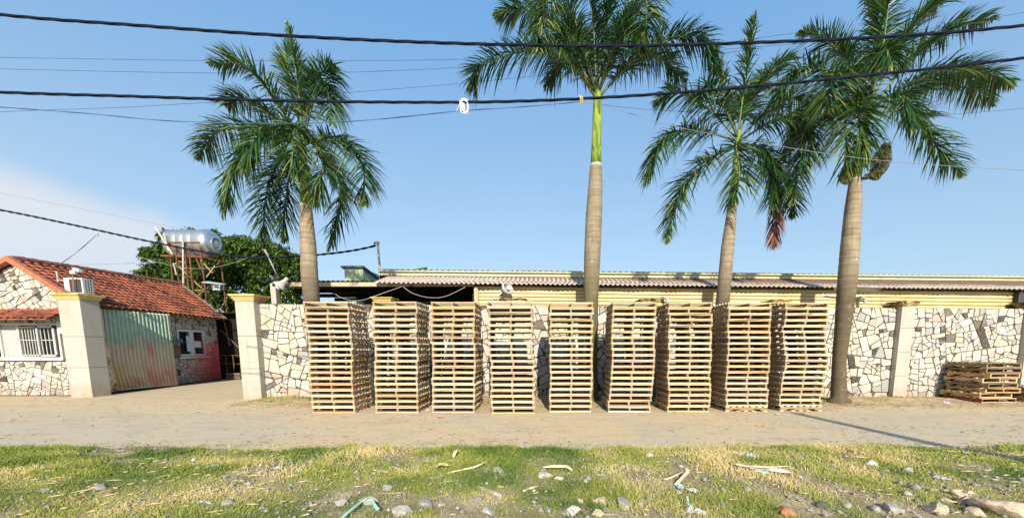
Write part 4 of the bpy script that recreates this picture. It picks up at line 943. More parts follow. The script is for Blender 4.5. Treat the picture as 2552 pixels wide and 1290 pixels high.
def raw_mesh(mb, name, mat):
    me = bpy.data.meshes.new(name); me.from_pydata(mb.v, [], mb.f); me.materials.append(mat); me.update(); return me
NV = 7
def pset(seed0, mt, ms, warp, broken=False):
    L = []
    for s in range(NV):
        q = pallet_meshes(seed0 + s, warp, broken)
        L.append((raw_mesh(q['top_deck'], 'top_deck', mt), raw_mesh(q['bottom_deck'], 'bottom_deck', mt), [raw_mesh(x, 'stringer', ms) for x in q['stringer']]))
    return L
NEWP = pset(10, M['pine'], M['pine_side_shaded'], .0035); OLDP = pset(40, M['old_wood'], M['old_wood'], .008, True); OLDQ = pset(70, M['old_pale'], M['old_pale'], .008, True)
REDP = pset(90, M['old_pale'], M['red_wood'], .008, True)
def make_pallet(meshes, label, group):
    """pallet standing at the origin, front edge at y = 0"""
    t = thing('wooden_pallet', (0, 0, 0), label, 'pallet', group)
    for nm, me in (('top_deck', meshes[0]), ('bottom_deck', meshes[1]), *(('stringer', s) for s in meshes[2])):
        o = bpy.data.objects.new(nm, me); scene.collection.objects.link(o); o.parent = t
    return t
def copy_thing(src):
    r = src.copy(); scene.collection.objects.link(r)
    for ch in src.children: c = ch.copy(); scene.collection.objects.link(c); c.parent = r
    return r
GRP = 'new pine pallets in nine tall stacks along the wall'
protos = [make_pallet(m, 'new pine pallet', GRP) for m in NEWP]; used = [False] * NV
stacks = [  # bottom left px, bottom y px, top left px, yaw deg, name; left edges of the rows, bottom to top, as small jitters in metres
    (778, 1028, 754.5, 0.5, 'leftmost tall stack'), (936, 1028, 928, .3, 'second tall stack from the left'), (1078, 1027.5, 1074, -.6, 'third tall stack from the left'),
    (1226, 1030, 1214, .0, 'fourth tall stack from the left'), (1371, 1026, 1369, .6, 'tall stack by the straight second palm'), (1515, 1026, 1527.5, -1.0, 'sixth tall stack from the left'),
    (1663.5, 1026, 1668, .0, 'third tall stack from the right'), (1808, 1025, 1815.5, -.3, 'second tall stack from the right'), (1944, 1024, 1958, -.6, 'rightmost tall stack')]
ords = ['bottom', 'second', 'third', 'fourth', 'fifth', 'sixth', 'seventh', 'eighth', 'ninth', 'tenth']
ordt = ['topmost', 'second', 'third', 'fourth', 'fifth', 'sixth', 'seventh', 'eighth', 'ninth']
prof9 = {8: [0, -.02, -.035, -.0, .015, .03, .05, .095, .10, .11, .08, .055, .035, .03, .0, .055, .075, .085, .075],
         5: [0, -.01, .01, .02, .02, .03, .03, .03, .035, .03, .03, .0, -.01, -.01, -.02, -.02, -.02, -.02, -.02],
         0: [0, 0, 0, -.01, -.01, -.015, -.01, -.01, .0, .02, .025, .035, .03, .02, .0, -.01, -.01, .0, -.03]}
for si, (ub, vb, ut, yaw, sname) in enumerate(stacks):
    b = G(ub, vb); rr = random.Random(si * 7 + 1); zt_ = PH * 19; tY = b.y
    # x of the top left corner: pixel ut at that height
    tv = 984 - ((zt_ - EYE) / tY * CT + ST) / (CT - (zt_ - EYE) / tY * ST) * FP; topx = P(ut, tv, tY).x
    for k in range(19):
        vi = rr.randrange(NV)
        if used[vi]: t = copy_thing(protos[vi])
        else: t = protos[vi]; used[vi] = True
        s = k / 18; pr = prof9.get(si)
        x = b.x + (topx - b.x) * s + (pr[k] - pr[0] * (1 - s) - pr[-1] * s if pr else rr.uniform(-.020, .020) + .012 * math.sin(k * .7 + si))
        ya = math.radians(yaw + rr.uniform(-1.1, 1.1)); y = b.y + rr.uniform(-.012, .012)
        if k == 0 and si in (7, 8):      # the lowest pallet of the last two stacks is turned a quarter round
            t.location = (x + PW / 2 - PW / 2, y + PW / 2, k * PH); t.rotation_euler = (0, 0, R(-90)); t.location = (b.x, y + PW / 2, 0)
            # local y runs to +x after the turn
            lab = 'bottom pallet of the %s, turned to show its solid side' % sname
        else:
            t.location = (x + PW / 2 * math.cos(ya), y + PW / 2 * math.sin(ya), k * PH); t.rotation_euler = (0, 0, ya)
            if k <= 9: lab = '%s new pine pallet %sin the %s' % (ords[k], '' if k == 0 else 'from the ground ', sname)
            else: lab = '%s new pine pallet %sin the %s' % (ordt[18 - k], '' if k == 18 else 'from the top ', sname)
        t['label'] = lab
# old pallets by the right end of the wall
a = G(2446, 1003); GO = 'weathered old pallets piled against the wall'
olds = [(REDP, 0, 0, 'bottom pallet with red painted blocks in the old pile by the wall'), (OLDQ, -.10, 1, 'ragged second pallet with splintered boards in the old pile')]
names = ['third', 'fourth', 'fifth', 'sixth', 'seventh']
rr = random.Random(77)
for k in range(8):
    if k == 0: t = make_pallet(REDP[0], 'lowest old pallet with red blocks in the pile by the wall', GO)
    elif k in (1, 2, 4, 5): t = make_pallet(OLDQ[k % NV], '', GO)
    else: t = make_pallet(OLDP[k % NV], '', GO)
    t.location = (a.x + .22 + (.02, -.03, .1, .06, .02, .10, .12, .05)[k] , 11.75 + (0, .05, .0, -.02, .05, .0, .06, .02)[k], .03 + k * PH * 1.0); t.rotation_euler = (R(rr.uniform(-.3, .3)), R(rr.uniform(-.4, .4)), R(6 + rr.uniform(-5, 5)))
    if k: t['label'] = ('topmost grey weathered pallet of the old pile by the wall' if k == 7 else '%s weathered pallet from the ground in the old pile by the wall' % ords[k])
for k in range(3):
    t = make_pallet(OLDP[(k + 3) % NV], '', 'weathered old pallets in the low pile at the wall end'); t.location = (a.x + 1.75 + .05 * k, 11.9 + .04 * k, .03 + k * PH); t.rotation_euler = (0, 0, R(-4 + 5 * k))
    t['label'] = '%s grey pallet in the low old pile at the far right edge' % ('bottom', 'middle', 'top')[k]
# ---------------------------------------------------------------- palms
def catmull(pts, n):
    pts = [np.array(p) for p in pts]; ext = [2 * pts[0] - pts[1]] + pts + [2 * pts[-1] - pts[-2]]; outp = []
    m = len(pts) - 1
    for i in range(n + 1):
        s = min(i / n * m, m - 1e-6); k = int(s); t = s - k; p0, p1, p2, p3 = ext[k:k + 4]
        outp.append(.5 * ((2 * p1) + (-p0 + p2) * t + (2 * p0 - 5 * p1 + 4 * p2 - p3) * t * t + (-p0 + 3 * p1 - 3 * p2 + p3) * t ** 3))
    return np.array(outp)
def frond(parent, pts, L, seed, mat='palm_leaf', grav=.55, lift=.15, dens=1.0, dark=0.0, name='frond', wmul=1.0):
    rs = np.random.RandomState(seed); length = sum(np.linalg.norm(np.array(pts[i + 1]) - np.array(pts[i])) for i in range(len(pts) - 1))
    C = catmull(pts, 60); N = int(length * 96 * dens); Z = np.array([0, 0, 1.0])
    t = .16 + .84 * (np.arange(N) + rs.rand(N)) / N; idx = np.clip(t * 60, 0, 59.999); k = idx.astype(int); f = (idx - k)[:, None]
    Pn = C[k] * (1 - f) + C[k + 1] * f; T = C[k + 1] - C[k]; T /= np.linalg.norm(T, axis=1)[:, None]
    S = np.cross(T, Z + rs.randn(3) * .05); S /= (np.linalg.norm(S, axis=1)[:, None] + 1e-6); U = np.cross(S, T)
    side = np.where(rs.rand(N) < .5, -1., 1.); ph = np.radians(rs.choice([-22., 0., 22., 50.], N) + rs.uniform(-14, 14, N))
    fw = .45 + .9 * t ** 3 + rs.uniform(-.12, .12, N)
    D = S * (side * np.cos(ph))[:, None] + U * np.sin(ph)[:, None] + T * fw[:, None]; D += Z * lift; D /= np.linalg.norm(D, axis=1)[:, None]
    ll = L * (np.clip(.42 + 1.9 * t * (1 - t) * 1.25, 0, 1) * np.clip((1.06 - t) / .22, .25, 1)) * rs.uniform(.78, 1.1, N)
    w = .0165 * wmul * rs.uniform(.8, 1.25, N); gr = grav * rs.uniform(.6, 1.4, N)
    steps = [0, .35, .7, 1.0]; V = []
    W = np.cross(D, Z + rs.randn(N, 3) * .5); W /= (np.linalg.norm(W, axis=1)[:, None] + 1e-6)
    for j, s in enumerate(steps):
        p = Pn + D * (ll * s)[:, None] - Z * (gr * ll * s * s * .8)[:, None]; ww = (w * (.7, 1.0, .75, 0.02)[j])[:, None]
        V.append(p - W * ww); V.append(p + W * ww)
    V = np.stack(V, 1).reshape(-1, 3); b = np.arange(N) * 8
    F = np.concatenate([np.stack([b + 2 * j, b + 2 * j + 1, b + 2 * j + 3, b + 2 * j + 2], 1) for j in range(3)])
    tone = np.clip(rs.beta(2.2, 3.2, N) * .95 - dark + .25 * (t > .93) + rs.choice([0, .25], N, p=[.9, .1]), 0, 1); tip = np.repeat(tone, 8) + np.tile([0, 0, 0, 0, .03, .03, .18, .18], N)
    o = npmesh(name, V, F, M[mat], parent, col=np.clip(tip, 0, 1))
    mb = MB(); n = 16; pp = [tuple(C[int(i * 60 / n)]) for i in range(n + 1)]; mb.tube(pp, [.027 * (1 - i / n) ** .8 + .006 for i in range(n + 1)], 6)
    mb.build('stalk', M['rachis'] if mat == 'palm_leaf' else M['twig'], o, smooth=True)
    return o
def palm(label, Y, base_px, tr, shaft_, fr, trmat, group='royal palms along the wall', flare=1.6, extra=(), L=.80):
    """tr: trunk samples (u centre, v, width px) from foot upwards; shaft_: the same for the green crownshaft; fr: fronds as lists of (u, v, depth offset)"""
    b = P(tr[0][0], tr[0][1], Y); t = thing('palm_tree', (b.x, Y, 0), label, 'palm tree', group)
    def wpx(u, v, w): p = P(u, v, Y); q = P(u + w, v, Y); return (q.x - p.x) / 2 / math.sqrt(1 + ((u - PX) / FP) ** 2)
    mb = MB(); pts = [Vector((b.x, Y, -.1)), Vector((b.x, Y, .1))]; r0 = wpx(*tr[0]); rads = [r0 * flare, r0 * flare * .92]
    ks = [(P(u, v, Y), wpx(u, v, w)) for u, v, w in tr]
    # dense resample with slight rings
    for i in range(len(ks) - 1):
        (p, ra), (q, rb) = ks[i], ks[i + 1]; n = max(4, int((q.z - p.z) / .09))
        for j in range(n): s = j / n; s2 = s; pts.append(p.lerp(q, s2)); rads.append((ra + (rb - ra) * s) * (1 + .012 * ((j % 2) * 2 - 1)))
    pts.append(ks[-1][0]); rads.append(ks[-1][1])
    # keep heights increasing
    P2, R2 = [], []
    for p, r_ in zip(pts, rads):
        if not P2 or p.z > P2[-1].z + .02: P2.append(p); R2.append(r_)
    mb.tube(P2, R2, 22); mb.build('trunk', M[trmat], t, smooth=True)
    mb = MB(); ks = [(P(u, v, Y), wpx(u, v, w)) for u, v, w in shaft_]; mb.tube([k[0] for k in ks], [k[1] for k in ks], 18); mb.build('crownshaft', M['shaft'], t, smooth=True)
    if trmat:
        mb = MB(); q = ks[0]; mb.tube([q[0] + Vector((0, 0, -.06)), q[0] + Vector((0, 0, .03))], q[1] * 1.06, 18); mb.build('leaf_scar_ring', M['shade'], t, smooth=True)
    for i, f in enumerate(fr):
        o = dict(grav=.55, lift=.15, dens=1.0, dark=0, mat='palm_leaf')
        if isinstance(f[-1], dict): o.update(f[-1]); f = f[:-1]
        LL = o.pop('L', L); frond(t, [tuple(P(u, v, Y + dy)) for u, v, dy in f], LL, 100 + i + int(Y * 100) + tr[0][0] % 97, **o)
    return t
palm1 = palm('royal palm rising behind the leftmost pallet stack', 12.35, 0, [(802, 1000, 42), (776, 740, 43), (771, 680, 45), (768, 610, 42), (764, 560, 38), (762, 512, 32)],
    [(762, 512, 31), (760, 470, 26), (757, 420, 22), (755, 370, 18), (754, 340, 10)],
    [[(750, 362, 0), (690, 262, -.2), (610, 165, -.4), (522, 160, -.5), dict(lift=.35, grav=.35)],
     [(748, 362, 0), (680, 290, .3), (600, 245, .5), (560, 262, .6), dict(lift=.25)],
     [(754, 350, 0), (745, 240, .2), (735, 160, .2), (714, 55, .1), dict(grav=.15, L=.6)],
     [(754, 350, 0), (735, 250, .5), (715, 160, .8), (722, 105, .9), dict(grav=.3, L=.65, dark=-.15)],
     [(755, 350, 0), (772, 240, -.1), (800, 180, -.3), (836, 165, -.6), dict(grav=.5)],
     [(756, 352, 0), (785, 240, -.3), (812, 215, -.5), (826, 310, -.7), dict(grav=.7, dark=.1)],
     [(752, 366, 0), (650, 322, .3), (545, 328, .5), (492, 395, .6), dict(grav=.6)],
     [(750, 370, 0), (665, 330, -.2), (590, 400, -.4), (555, 540, -.5), dict(grav=.7)],
     [(750, 372, 0), (700, 400, .3), (664, 480, .5), (652, 606, .6), dict(grav=.7, dark=.12)],
     [(752, 374, 0), (726, 420, .6), (712, 500, .9), (706, 600, 1.0), dict(grav=.7, dark=.2)],
     [(754, 368, -.05), (785, 350, -.7), (805, 420, -1.1), (782, 510, -1.2), dict(grav=.7, dark=-.1)],
     [(756, 362, 0), (830, 345, -.3), (900, 405, -.6), (910, 512, -.7), dict(grav=.6)],
     [(756, 370, 0), (815, 400, .2), (856, 480, .3), (818, 626, .4), dict(grav=.75, dark=.15)],
     [(755, 362, 0), (740, 320, -.9), (728, 360, -1.3), (750, 455, -1.5), dict(grav=.7)],
     [(755, 362, 0), (690, 330, -.9), (640, 350, -1.4), (610, 420, -1.6), dict(grav=.7)]], 'trunk_pale')
palm2 = palm('tallest straight royal palm with a clean green crownshaft in the middle', 12.3, 0, [(1470, 1000, 40), (1471, 860, 36), (1473, 740, 37), (1476, 640, 41), (1480, 540, 41), (1484, 460, 35), (1485, 412, 29)],
    [(1485, 412, 28), (1486, 380, 25), (1487, 330, 23), (1488, 280, 22), (1489, 250, 20), (1489, 225, 12)],
    [[(1482, 240, 0), (1410, 145, -.2), (1310, 128, -.3), (1200, 165, -.4), (1174, 215, -.4), dict(dark=.2)],
     [(1483, 232, 0), (1400, 85, .3), (1310, 25, .5), (1232, 38, .6), dict(dark=0)],
     [(1485, 225, 0), (1440, 70, -.6), (1385, -40, -1.0), (1350, 60, -1.4), (1345, 130, -1.5), dict(grav=.7, dark=-.1)],
     [(1486, 225, 0), (1480, 80, -.2), (1460, -60, -.2), (1420, -170, -.2), dict(dark=.2)],
     [(1488, 225, 0), (1510, 60, .2), (1545, -80, .2), (1600, -160, .2), dict(dark=.2)],
     [(1492, 230, 0), (1555, 90, -.5), (1600, -30, -.9), (1612, 40, -1.3), (1600, 110, -1.5), dict(dark=0)],
     [(1495, 240, 0), (1580, 150, -.1), (1670, 100, -.3), (1745, 95, -.4), (1800, 190, -.5), dict(dark=.15)],
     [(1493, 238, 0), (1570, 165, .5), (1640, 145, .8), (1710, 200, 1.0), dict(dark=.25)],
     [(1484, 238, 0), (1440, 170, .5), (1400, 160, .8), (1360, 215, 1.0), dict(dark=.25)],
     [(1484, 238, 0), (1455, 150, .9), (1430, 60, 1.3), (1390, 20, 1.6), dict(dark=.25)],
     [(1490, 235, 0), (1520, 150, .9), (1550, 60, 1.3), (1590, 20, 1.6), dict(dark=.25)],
     [(1486, 230, 0), (1450, 120, -.7), (1400, 80, -1.1), (1400, 150, -1.3), dict(dark=.1)],
     [(1490, 230, 0), (1530, 120, -.6), (1570, 75, -1.0), (1590, 130, -1.2), dict(dark=.1)]], 'trunk_mossy')
palm3 = palm('royal palm with a dead red frond, third from the left', 12.5, 0, [(1786, 1000, 42), (1796, 800, 36), (1806, 700, 35), (1813, 620, 34), (1820, 560, 29), (1825, 512, 23)],
    [(1825, 512, 22), (1830, 450, 18), (1836, 390, 17), (1840, 345, 14), (1842, 325, 8)],
    [[(1838, 345, 0), (1850, 250, -.1), (1870, 130, -.1), (1884, 30, -.1), dict(grav=.2, lift=.1, L=.62)],
     [(1838, 345, 0), (1810, 230, .5), (1782, 160, .8), (1768, 105, .9), dict(grav=.35, dark=-.25, L=.62)],
     [(1836, 345, 0), (1765, 272, .1), (1690, 232, .2), (1632, 258, .3), dict()],
     [(1834, 350, 0), (1735, 325, -.3), (1655, 350, -.5), (1608, 458, -.6), dict(grav=.7)],
     [(1834, 362, 0), (1762, 402, -.2), (1695, 480, -.3), (1663, 604, -.4), dict(grav=.5)],
     [(1838, 355, -.05), (1835, 370, -.7), (1842, 430, -1.0), (1832, 505, -1.1), dict(grav=.6)],
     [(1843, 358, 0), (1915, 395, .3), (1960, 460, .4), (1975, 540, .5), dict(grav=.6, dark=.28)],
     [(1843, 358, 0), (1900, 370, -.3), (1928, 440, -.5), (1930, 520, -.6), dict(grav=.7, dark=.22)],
     [(1905, 400, .1), (1925, 460, .0), (1932, 540, -.1), (1928, 618, -.1), dict(mat='palm_dead', grav=.9, L=.45, lift=-.2)],
     [(1843, 345, 0), (1905, 285, .2), (1975, 245, .3), (2030, 275, .4), dict()],
     [(1844, 350, 0), (1935, 300, -.5), (2010, 315, -.8), (2005, 430, -1.0), dict(grav=.7, dark=-.08)],
     [(1840, 340, 0), (1880, 240, .5), (1930, 170, .8), (1975, 140, 1.0), dict(grav=.5)],
     [(1840, 345, 0), (1800, 260, -.5), (1760, 215, -.8), (1740, 260, -1.0), dict(grav=.6, dark=.1)],
     [(1840, 340, 0), (1850, 270, .9), (1870, 220, 1.3), (1900, 210, 1.6), dict(grav=.6, dark=.2)]], 'trunk_pale')
palm4 = palm('leaning royal palm with a wide full crown, rightmost of the four', 12.0, 0, [(2090, 990, 44), (2091, 900, 37), (2102, 800, 45), (2112, 700, 53), (2118, 620, 52), (2126, 520, 46), (2132, 448, 34)],
    [(2132, 448, 30), (2140, 400, 28), (2150, 340, 26), (2160, 290, 22), (2166, 260, 12)],
    [[(2162, 272, 0), (2110, 157, .2), (2060, 105, .3), (1988, 84, .4), dict(grav=.35)],
     [(2166, 265, 0), (2196, 140, -.1), (2212, 30, -.2), (2222, -60, -.2), dict(grav=.35)],
     [(2164, 265, 0), (2186, 120, .3), (2180, 30, .5), (2150, -10, .7), dict(grav=.5)],
     [(2170, 268, 0), (2280, 140, -.1), (2370, 75, -.2), (2482, 45, -.3), dict(grav=.45)],
     [(2168, 265, 0), (2240, 120, .3), (2305, 30, .5), (2360, -5, .6), dict(grav=.45)],
     [(2172, 272, 0), (2300, 192, -.2), (2425, 172, -.4), (2525, 215, -.5), dict(grav=.6)],
     [(2172, 275, 0), (2310, 215, .3), (2400, 190, .5), (2475, 265, .7), dict(grav=.6)],
     [(2170, 282, 0), (2275, 280, -.3), (2330, 360, -.5), (2400, 436, -.6), dict(grav=.55)],
     [(2150, 285, -.1), (2115, 265, -.8), (2108, 340, -1.2), (2112, 440, -1.3), dict(grav=.6, dark=-.15)],
     [(2160, 272, 0), (2070, 180, -.4), (1990, 178, -.6), (1935, 235, -.7), dict(grav=.7)],
     [(2158, 282, 0), (2065, 290, -.3), (2010, 350, -.5), (1975, 510, -.6), dict(grav=.6)],
     [(2158, 280, 0), (2080, 250, .4), (1995, 285, .7), (1952, 395, .8), dict(grav=.7, dark=.15)],
     [(2165, 270, 0), (2180, 170, -.8), (2205, 120, -1.3), (2225, 170, -1.7), dict(grav=.7)],
     [(2165, 275, 0), (2120, 210, -.8), (2075, 200, -1.3), (2060, 280, -1.6), dict(grav=.7, dark=-.05)],
     [(2168, 278, 0), (2215, 240, -.7), (2250, 250, -1.1), (2270, 320, -1.3), dict(grav=.7, dark=.1)],
     [(2160, 280, -.1), (2140, 250, -.9), (2140, 300, -1.4), (2165, 400, -1.6), dict(grav=.7)],
     [(2165, 270, 0), (2130, 170, .8), (2120, 120, 1.2), (2090, 130, 1.6), dict(grav=.6, dark=.2)]], 'trunk_pale')
def seed_clump(parent, u, v, ru, rv, Y, n, seed, lean=0):
    rs = np.random.RandomState(seed); V = []; F = []
    for i in range(n):
        a = rs.rand() * 2 * math.pi; r_ = math.sqrt(rs.rand()); t = rs.rand(); du = (t - .5) * lean + math.cos(a) * r_ * ru * (.5 + math.sin(t * math.pi)); p = P(u + du, v + (.5 - t) * 2 * rv, Y + math.sin(a) * r_ * .15)
        s = rs.uniform(.012, .03); d1 = Vector(rs.randn(3)).normalized() * s; d2 = Vector(rs.randn(3)).normalized() * s; b = len(V)
        V += [tuple(p - d1), tuple(p + d2), tuple(p + d1), tuple(p - d2 + Vector((0, 0, -s)))]; F.append((b, b + 1, b + 2, b + 3))
    return npmesh('seed_cluster', np.array(V), np.array(F), M['seed'], parent)
seed_clump(palm4, 2196, 402, 17, 46, 11.8, 2600, 1, 30); mb = MB(); mb.tube([P(2136, 446, 12.0), P(2160, 444, 11.85), P(2180, 430, 11.8), P(2205, 372, 11.8)], [.05, .04, .03, .015], 8); mb.build('seed_stalk', M['rachis'], palm4, smooth=True)
seed_clump(palm4, 2172, 436, 12, 9, 11.83, 300, 5, 10); seed_clump(palm4, 2108, 440, 14, 18, 11.8, 700, 2)
seed_clump(palm3, 1925, 415, 14, 22, 12.6, 500, 4)
# ---------------------------------------------------------------- broad-leaved trees behind the gatehouse
def leaf_tree(label, root, lumps, seed, dens=1.0):
    rs = np.random.RandomState(seed); t = thing('broadleaf_tree', root, label, 'tree', 'broad-leaved trees behind the gatehouse')
    mb = MB(); top = Vector(root) + Vector((.2, 0, 3.2)); mb.tube([Vector(root) - Vector((0, 0, .1)), Vector(root) + Vector((.1, 0, 1.6)), top], [.32, .24, .2], 10); mb.build('trunk', M['bark'], t, smooth=True)
    for (u, v, ru, rv, Y) in lumps[::2]:
        c = P(u, v, Y); mb = MB(); mid = top.lerp(c, .5) + Vector((rs.uniform(-.4, .4), rs.uniform(-.3, .3), .2)); mb.tube([top, mid, c], [.12, .08, .03], 7); mb.build('limb', M['bark'], t, smooth=True)
    V = []; F = []; tone = []
    for (u, v, ru, rv, Y) in lumps:
        c = P(u, v, Y); sx_ = ru / 1000. * Y * .97; sz_ = rv / 1000. * Y * .97; sy_ = max(sx_, sz_) * .9
        nc = int(64 * dens * sx_ * sz_ + 8)
        for i in range(nc):
            d_ = rs.randn(3); d_ /= np.linalg.norm(d_); r_ = rs.rand() ** .33 * rs.uniform(.8, 1.12); q = np.array([c.x + d_[0] * r_ * sx_, c.y + d_[1] * r_ * sy_, c.z + d_[2] * r_ * sz_])
            ct = rs.rand() * .35
            for k in range(9):     # a whorl of drooping lance leaves
                a = rs.rand() * 2 * math.pi; dn = rs.uniform(-1.1, .15); dr = np.array([math.cos(a), math.sin(a), dn]); dr /= np.linalg.norm(dr)
                ln = rs.uniform(.2, .34); w = rs.uniform(.04, .06); sd_ = np.cross(dr, [0, 0, 1.]) ; sd_ /= np.linalg.norm(sd_) + 1e-6; sd_ = sd_ + rs.randn(3) * .3
                o = q + rs.randn(3) * .05; b = len(V); m = o + dr * ln * .5; e = o + dr * ln + np.array([0, 0, -.3 * ln])
                V += [o, m + sd_ * w, e, m - sd_ * w]; F.append((b, b + 1, b + 2, b + 3)); tt = min(1, max(0, ct + rs.beta(2, 3) * .75)); tone += [tt] * 4
    npmesh('foliage', np.array(V), np.array(F), M['tree_leaf'], t, col=np.array(tone))
    return t
leaf_tree('dense dark green tree behind the tank tower and gatehouse roof', (-19.0, 26, 0), [(375, 685, 30, 28, 26), (400, 640, 32, 40, 26), (420, 598, 20, 28, 26), (452, 660, 40, 50, 26), (480, 582, 22, 14, 27), (500, 640, 42, 50, 26.5), (450, 710, 50, 40, 25.5), (528, 590, 20, 24, 27), (545, 640, 34, 40, 26), (520, 700, 50, 45, 25), (362, 628, 16, 14, 26), (352, 690, 14, 22, 25.5), (555, 740, 30, 30, 24.5)], 3, 2.3)
leaf_tree('spreading bright green tree between the tank tower and the first palm', (-14.6, 26.5, 0), [(585, 620, 30, 30, 26), (620, 622, 28, 28, 26), (600, 680, 45, 45, 25.5), (650, 640, 30, 34, 26), (690, 650, 28, 30, 26), (722, 660, 22, 26, 26), (660, 700, 45, 40, 25), (720, 712, 30, 32, 25.5), (570, 745, 32, 32, 24.5), (700, 755, 40, 25, 25.5), (640, 742, 40, 30, 25), (735, 700, 14, 40, 25), (565, 790, 18, 22, 24), (575, 660, 30, 40, 25.5), (565, 605, 22, 22, 26.5), (605, 600, 26, 20, 26.5), (655, 612, 24, 20, 26.5), (700, 626, 24, 20, 26.5), (735, 645, 14, 20, 26.5), (600, 640, 40, 40, 27)], 4, 2.3)
for (pts, r_, lab) in (([(660, 622, 24.2), (676, 655, 24.1), (693, 690, 24)], .05, 'pale bare branch slanting down in front of the tree by the shed'), ([(545, 778, 23.8), (560, 752, 23.8), (566, 740, 23.8)], .045, 'short pale bare branch beneath the tree by the gate')):
    mb = MB(); mb.tube([P(*q) for q in pts], [r_, r_ * .8, r_ * .5], 6); tag(mb.build('bare_branch', M['bark_pale']), lab, 'branch')
# ---------------------------------------------------------------- overhead cables
def pix_curve(px, Y, n): return catmull([tuple(P(u, v, Y)) for u, v in px], n)
def twisted(label, px, Y, r_, pitch, strands=3, name='power_cable', mat='tar', group=None, cat='cable', seg_len=.06):
    C = catmull([tuple(P(u, v, Y)) for u, v in px], 40); d = np.r_[0, np.cumsum(np.linalg.norm(np.diff(C, axis=0), axis=1))]; n = int(d[-1] / seg_len); s = np.linspace(0, d[-1], n)
    C = np.stack([np.interp(s, d, C[:, k]) for k in range(3)], 1); T = np.gradient(C, axis=0); T /= np.linalg.norm(T, axis=1)[:, None]; S = np.cross(T, [0, 0, 1.]); S /= np.linalg.norm(S, axis=1)[:, None]; U = np.cross(S, T)
    V = []; F = []; m = 6
    for q in range(strands):
        ph = 2 * np.pi * q / strands + s / pitch * 2 * np.pi; cen = C + (S * np.cos(ph)[:, None] + U * np.sin(ph)[:, None]) * r_ * .85 if strands > 1 else C
        b = len(V) * 0 + sum(len(x) for x in V)
        ring = [cen + (S * math.cos(2 * math.pi * k / m) + U * math.sin(2 * math.pi * k / m)) * r_ for k in range(m)]; V.append(np.stack(ring, 1).reshape(-1, 3))
        i = np.arange(n - 1)[:, None] * m + b; k = np.arange(m)[None, :]; k2 = (k + 1) % m
        F.append(np.stack([i + k, i + k2, i + m + k2, i + m + k], -1).reshape(-1, 4))
    o = npmesh(name, np.concatenate(V), np.concatenate(F), M[mat], smooth=True); return tag(o, label, cat, group)
twisted('upper thick twisted black power cable across the whole sky', [(-500, -25), (0, 37), (320, 62), (640, 85), (960, 102), (1276, 112), (1600, 114), (2000, 102), (2300, 86), (2552, 64), (3000, 20)], 5.0, .0090, .8)
twisted('lower thick twisted black power cable, tied with a white rag', [(-500, 205), (0, 230), (320, 240), (640, 250), (1000, 255), (1276, 253), (1560, 240), (1850, 218), (2200, 184), (2552, 145), (3000, 90)], 5.1, .0090, .8)
twisted('thick black cable sagging from the left edge to the cable post', [(-300, 470), (0, 523), (190, 562), (380, 603), (560, 636), (690, 641), (800, 634), (880, 624), (937, 612)], 15.2, .022, .6, 2)
twisted('thin blue wire high in the sky, uppermost of the thin wires', [(-300, 135), (0, 143), (500, 151), (900, 151), (1200, 147), (1700, 130), (2200, 88), (2490, 42), (2800, -10)], 15.0, .0075, 1, 1, 'thin_wire', 'wire', 'thin overhead wires', 'wire', .2)
twisted('thin blue wire just below the uppermost thin wire', [(-300, 165), (0, 172), (500, 182), (840, 181), (1170, 167), (1400, 150), (1700, 120), (2000, 80)], 15.3, .0075, 1, 1, 'thin_wire', 'wire', 'thin overhead wires', 'wire', .2)
twisted('thin wire climbing right from the first palm to the second palm crown', [(700, 243), (840, 233), (1100, 212), (1330, 190), (1600, 160), (1900, 120)], 15.6, .0075, 1, 1, 'thin_wire', 'wire', 'thin overhead wires', 'wire', .2)
twisted('slack pair of twisted thin wires sagging below the lower power cable', [(-300, 245), (0, 267), (230, 284), (430, 302), (700, 308), (880, 302), (1020, 290), (1150, 276), (1280, 268), (1400, 258), (1446, 253)], 5.25, .0032, 1.1, 2, 'thin_wire', 'wire', 'thin overhead wires', 'wire', .1)
twisted('thin wire crossing low from the left edge to the first palm', [(-200, 288), (0, 279), (120, 274), (300, 268), (560, 253)], 14.0, .007, 1, 1, 'thin_wire', 'wire', 'thin overhead wires', 'wire', .2)
twisted('pale wire falling from the second palm across both right palm crowns', [(1445, 252), (1500, 262), (1600, 292), (1700, 320), (1850, 347), (2000, 374), (2150, 395), (2300, 409), (2552, 424), (2900, 434), (3600, 445)], 5.3, .003, 1, 1, 'thin_wire', 'wire_pale', 'thin overhead wires', 'wire', .2)
twisted('thin wire from the second palm passing behind the third to the right edge', [(1445, 252), (1540, 266), (1700, 278), (2000, 290), (2300, 288), (2552, 270), (3000, 225)], 15.0, .0075, 1, 1, 'thin_wire', 'wire', 'thin overhead wires', 'wire', .2)
twisted('faint thin wire in front of the cloud above the water tank', [(-200, 440), (0, 481), (200, 520), (400, 560), (560, 585), (760, 612)], 20.0, .008, 1, 1, 'thin_wire', 'wire_pale', 'thin overhead wires', 'wire', .4)
twisted('pair of grey drop wires from the sagging cable to the gatehouse roof', [(150, 658), (195, 625), (245, 581)], 15.0, .009, 2.0, 2, 'drop_wire', 'wire_pale', None, 'wire', .1)
twisted('thin grey wire low over the gatehouse ridge', [(-100, 640), (60, 655), (150, 660), (340, 655), (380, 650)], 17.0, .007, 1, 1, 'drop_wire', 'wire_pale', None, 'wire', .2)
twisted('pale wire sagging in front of the tank tower and tree', [(335, 636), (400, 655), (460, 667), (520, 668), (580, 655), (640, 634)], 20.5, .012, 1, 1, 'drop_wire', 'wire_pale', None, 'wire', .2)
